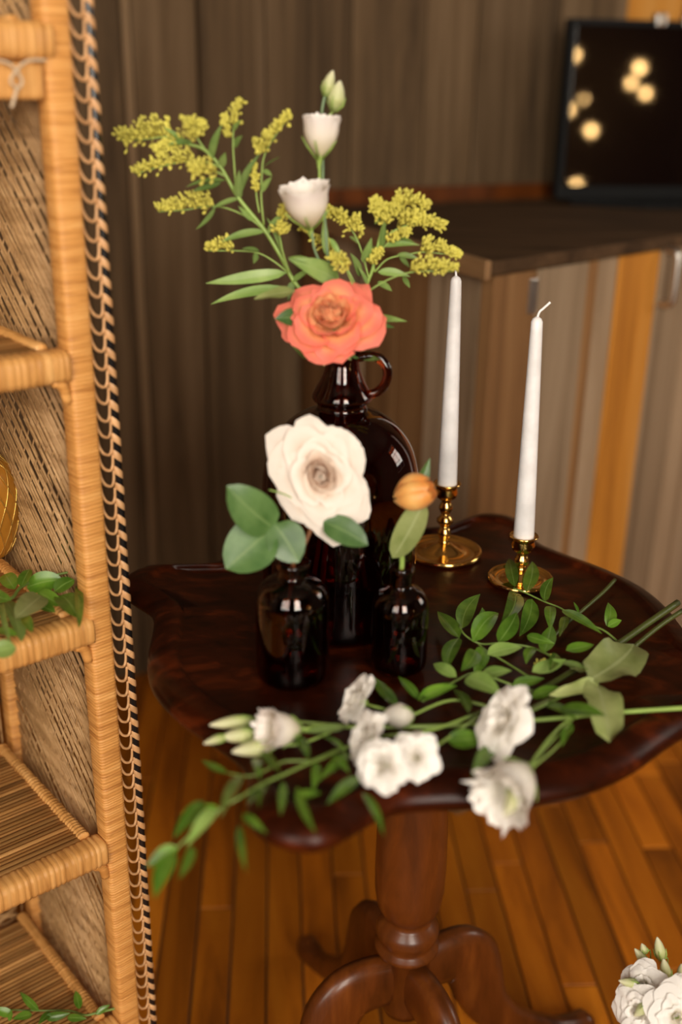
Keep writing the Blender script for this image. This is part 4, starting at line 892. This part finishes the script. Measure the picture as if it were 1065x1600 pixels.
for x0, y0, x1, y1, d, r in ((1042, 1532, 1036, 1498, 1.27, 9), (1034, 1502, 1026, 1464, 1.29, 9), (1014, 1512, 991, 1482, 1.29, 8), (1008, 1490, 1002, 1474, 1.29, 6), (1000, 1540, 966, 1532, 1.25, 8), (1014, 1566, 990, 1588, 1.23, 9), (1068, 1536, 1064, 1506, 1.28, 10)):
    fstem(x0, y0, d, .0009); bud(fb, D(x0, y0, d), D(x1, y1, d), px2m(r, D(x0, y0, d)))

# ================================================================== THINGS ON THE WICKER SHELF
def S(x, y, i, h=.012): return onz(x, y, SZ[i]+h)
g3 = tag(empty('shelf_greenery', S(60, 930, 2)), 'glossy dark green leafy sprig lying on the wicker shelf level with the table top', 'greenery', 'greenery on the wicker shelf')
stem(g3, [S(-30, 938, 2, .014), S(15, 936, 2, .016), S(32, 918, 2, .02), S(60, 905, 2, .02), S(98, 896, 2, .022), S(122, 892, 2, .022)], .0022, .0012, M['stem_green'])
for (x0, y0, x1, y1, w, m) in ((23, 921, 7, 895, 22, 'ruscus'), (33, 917, 46, 888, 17, 'ruscus'), (42, 918, 98, 906, 28, 'ruscus'), (85, 925, 116, 905, 20, 'ruscus'), (65, 931, 26, 962, 32, 'olive_leaf'), (5, 935, 35, 997, 24, 'ruscus_pale'), (95, 930, 121, 962, 32, 'ruscus'), (96, 883, 107, 840, 11, 'ruscus_pale'), (99, 873, 113, 851, 9, 'ruscus'), (99, 895, 126, 898, 14, 'ruscus_pale'), (122, 915, 126, 975, 12, 'ruscus'), (-10, 1020, 25, 1012, 26, 'ruscus_pale'), (37, 964, 49, 985, 13, 'ruscus'), (-12, 925, 15, 936, 18, 'ruscus'), (3, 940, 17, 1002, 8, 'ruscus_pale'), (60, 925, 95, 945, 20, 'ruscus'), (50, 940, 85, 955, 18, 'ruscus'), (-5, 985, 25, 992, 12, 'ruscus')):
    h = R_.uniform(.012, .026); leaf(g3, S(x0, y0, 2, h), S(x1, y1, 2, h+R_.uniform(.0, .012)), px2m(w*1.2, S(x0, y0, 2, h)), M[m], (.2, -.6, .75), .08, .25, jit=.3, a=.5, c=.6)
g4 = tag(empty('shelf_greenery', S(110, 1578, 4)), 'small dark green sprig lying along the lowest wicker shelf', 'greenery', 'greenery on the wicker shelf')
stem(g4, [S(186, 1574, 4, .010), S(150, 1583, 4, .012), S(132, 1586, 4, .012), S(107, 1579, 4, .012), S(59, 1579, 4, .012), S(-10, 1577, 4, .012)], .0016, .001, M['stem_green'])
for x0, y0, x1, y1, w in ((61, 1579, 30, 1550, 13), (124, 1577, 118, 1547, 13), (15, 1596, 18, 1577, 7), (70, 1590, 110, 1583, 14), (20, 1585, -12, 1575, 14), (50, 1585, 20, 1592, 14), (105, 1590, 135, 1592, 12), (80, 1582, 60, 1600, 12), (150, 1585, 172, 1570, 10)):
    leaf(g4, S(x0, y0, 4, .014), S(x1, y1, 4, .02), px2m(w, S(x0, y0, 4)), M['ruscus'], (.2, -.6, .7), .08, .25)
# woven gourd vase at the frame edge, on the shelf level with the table
vp = S(-24, 868, 2, 0); gv = tag(empty('woven_vase', (vp.x, vp.y, SZ[2])), 'golden amber vase netted in fine wire standing on the wicker shelf', 'vase')
pr = [(.004, .002), (.020, .001), (.030, .006), (.040, .03), (.0455, .06), (.045, .085), (.038, .108), (.024, .122), (.015, .13), (.016, .14)]
sp_ = smooth_prof(pr); b = MB(); b.lathe([(.0006, .001)]+sp_+[(.0006, .132)], 36, vp.x, vp.y, SZ[2]); M['gold'] = plain('amber_gold_glaze', (.42, .17, .018), .3)
b.build('body', M['gold'], gv)
b = MB()
for dirn in (1, -1):
    for k in range(16):
        pts = []
        for i in range(0, len(sp_), 2):
            r, z = sp_[i]; th = 2*math.pi*k/16+dirn*i*.045; pts.append((vp.x+(r+.0008)*math.cos(th), vp.y+(r+.0008)*math.sin(th), SZ[2]+z+.001))
        b.tube(pts, .0008, 4)
M['wire'] = plain('gold_wire', (.75, .45, .10), .3, Metallic=.8); tag(b.build('wire_net', M['wire'], gv), kind='stuff')
# small grey block on the lower shelf
gp = S(-46, 1262, 3, 0); b = MB(); b.box((-.028, -.02, .0005), (.022, .022, .034)); gb = b.build('grey_box', plain('pale_grey_paint', (.36, .34, .31), .6), smooth=False)
gb.location = (gp.x, gp.y, SZ[3]); gb.rotation_euler = (0, 0, math.radians(40)); bevel(gb, .002); tag(gb, 'small pale grey box on the reed shelf below the leafy sprig', 'box')
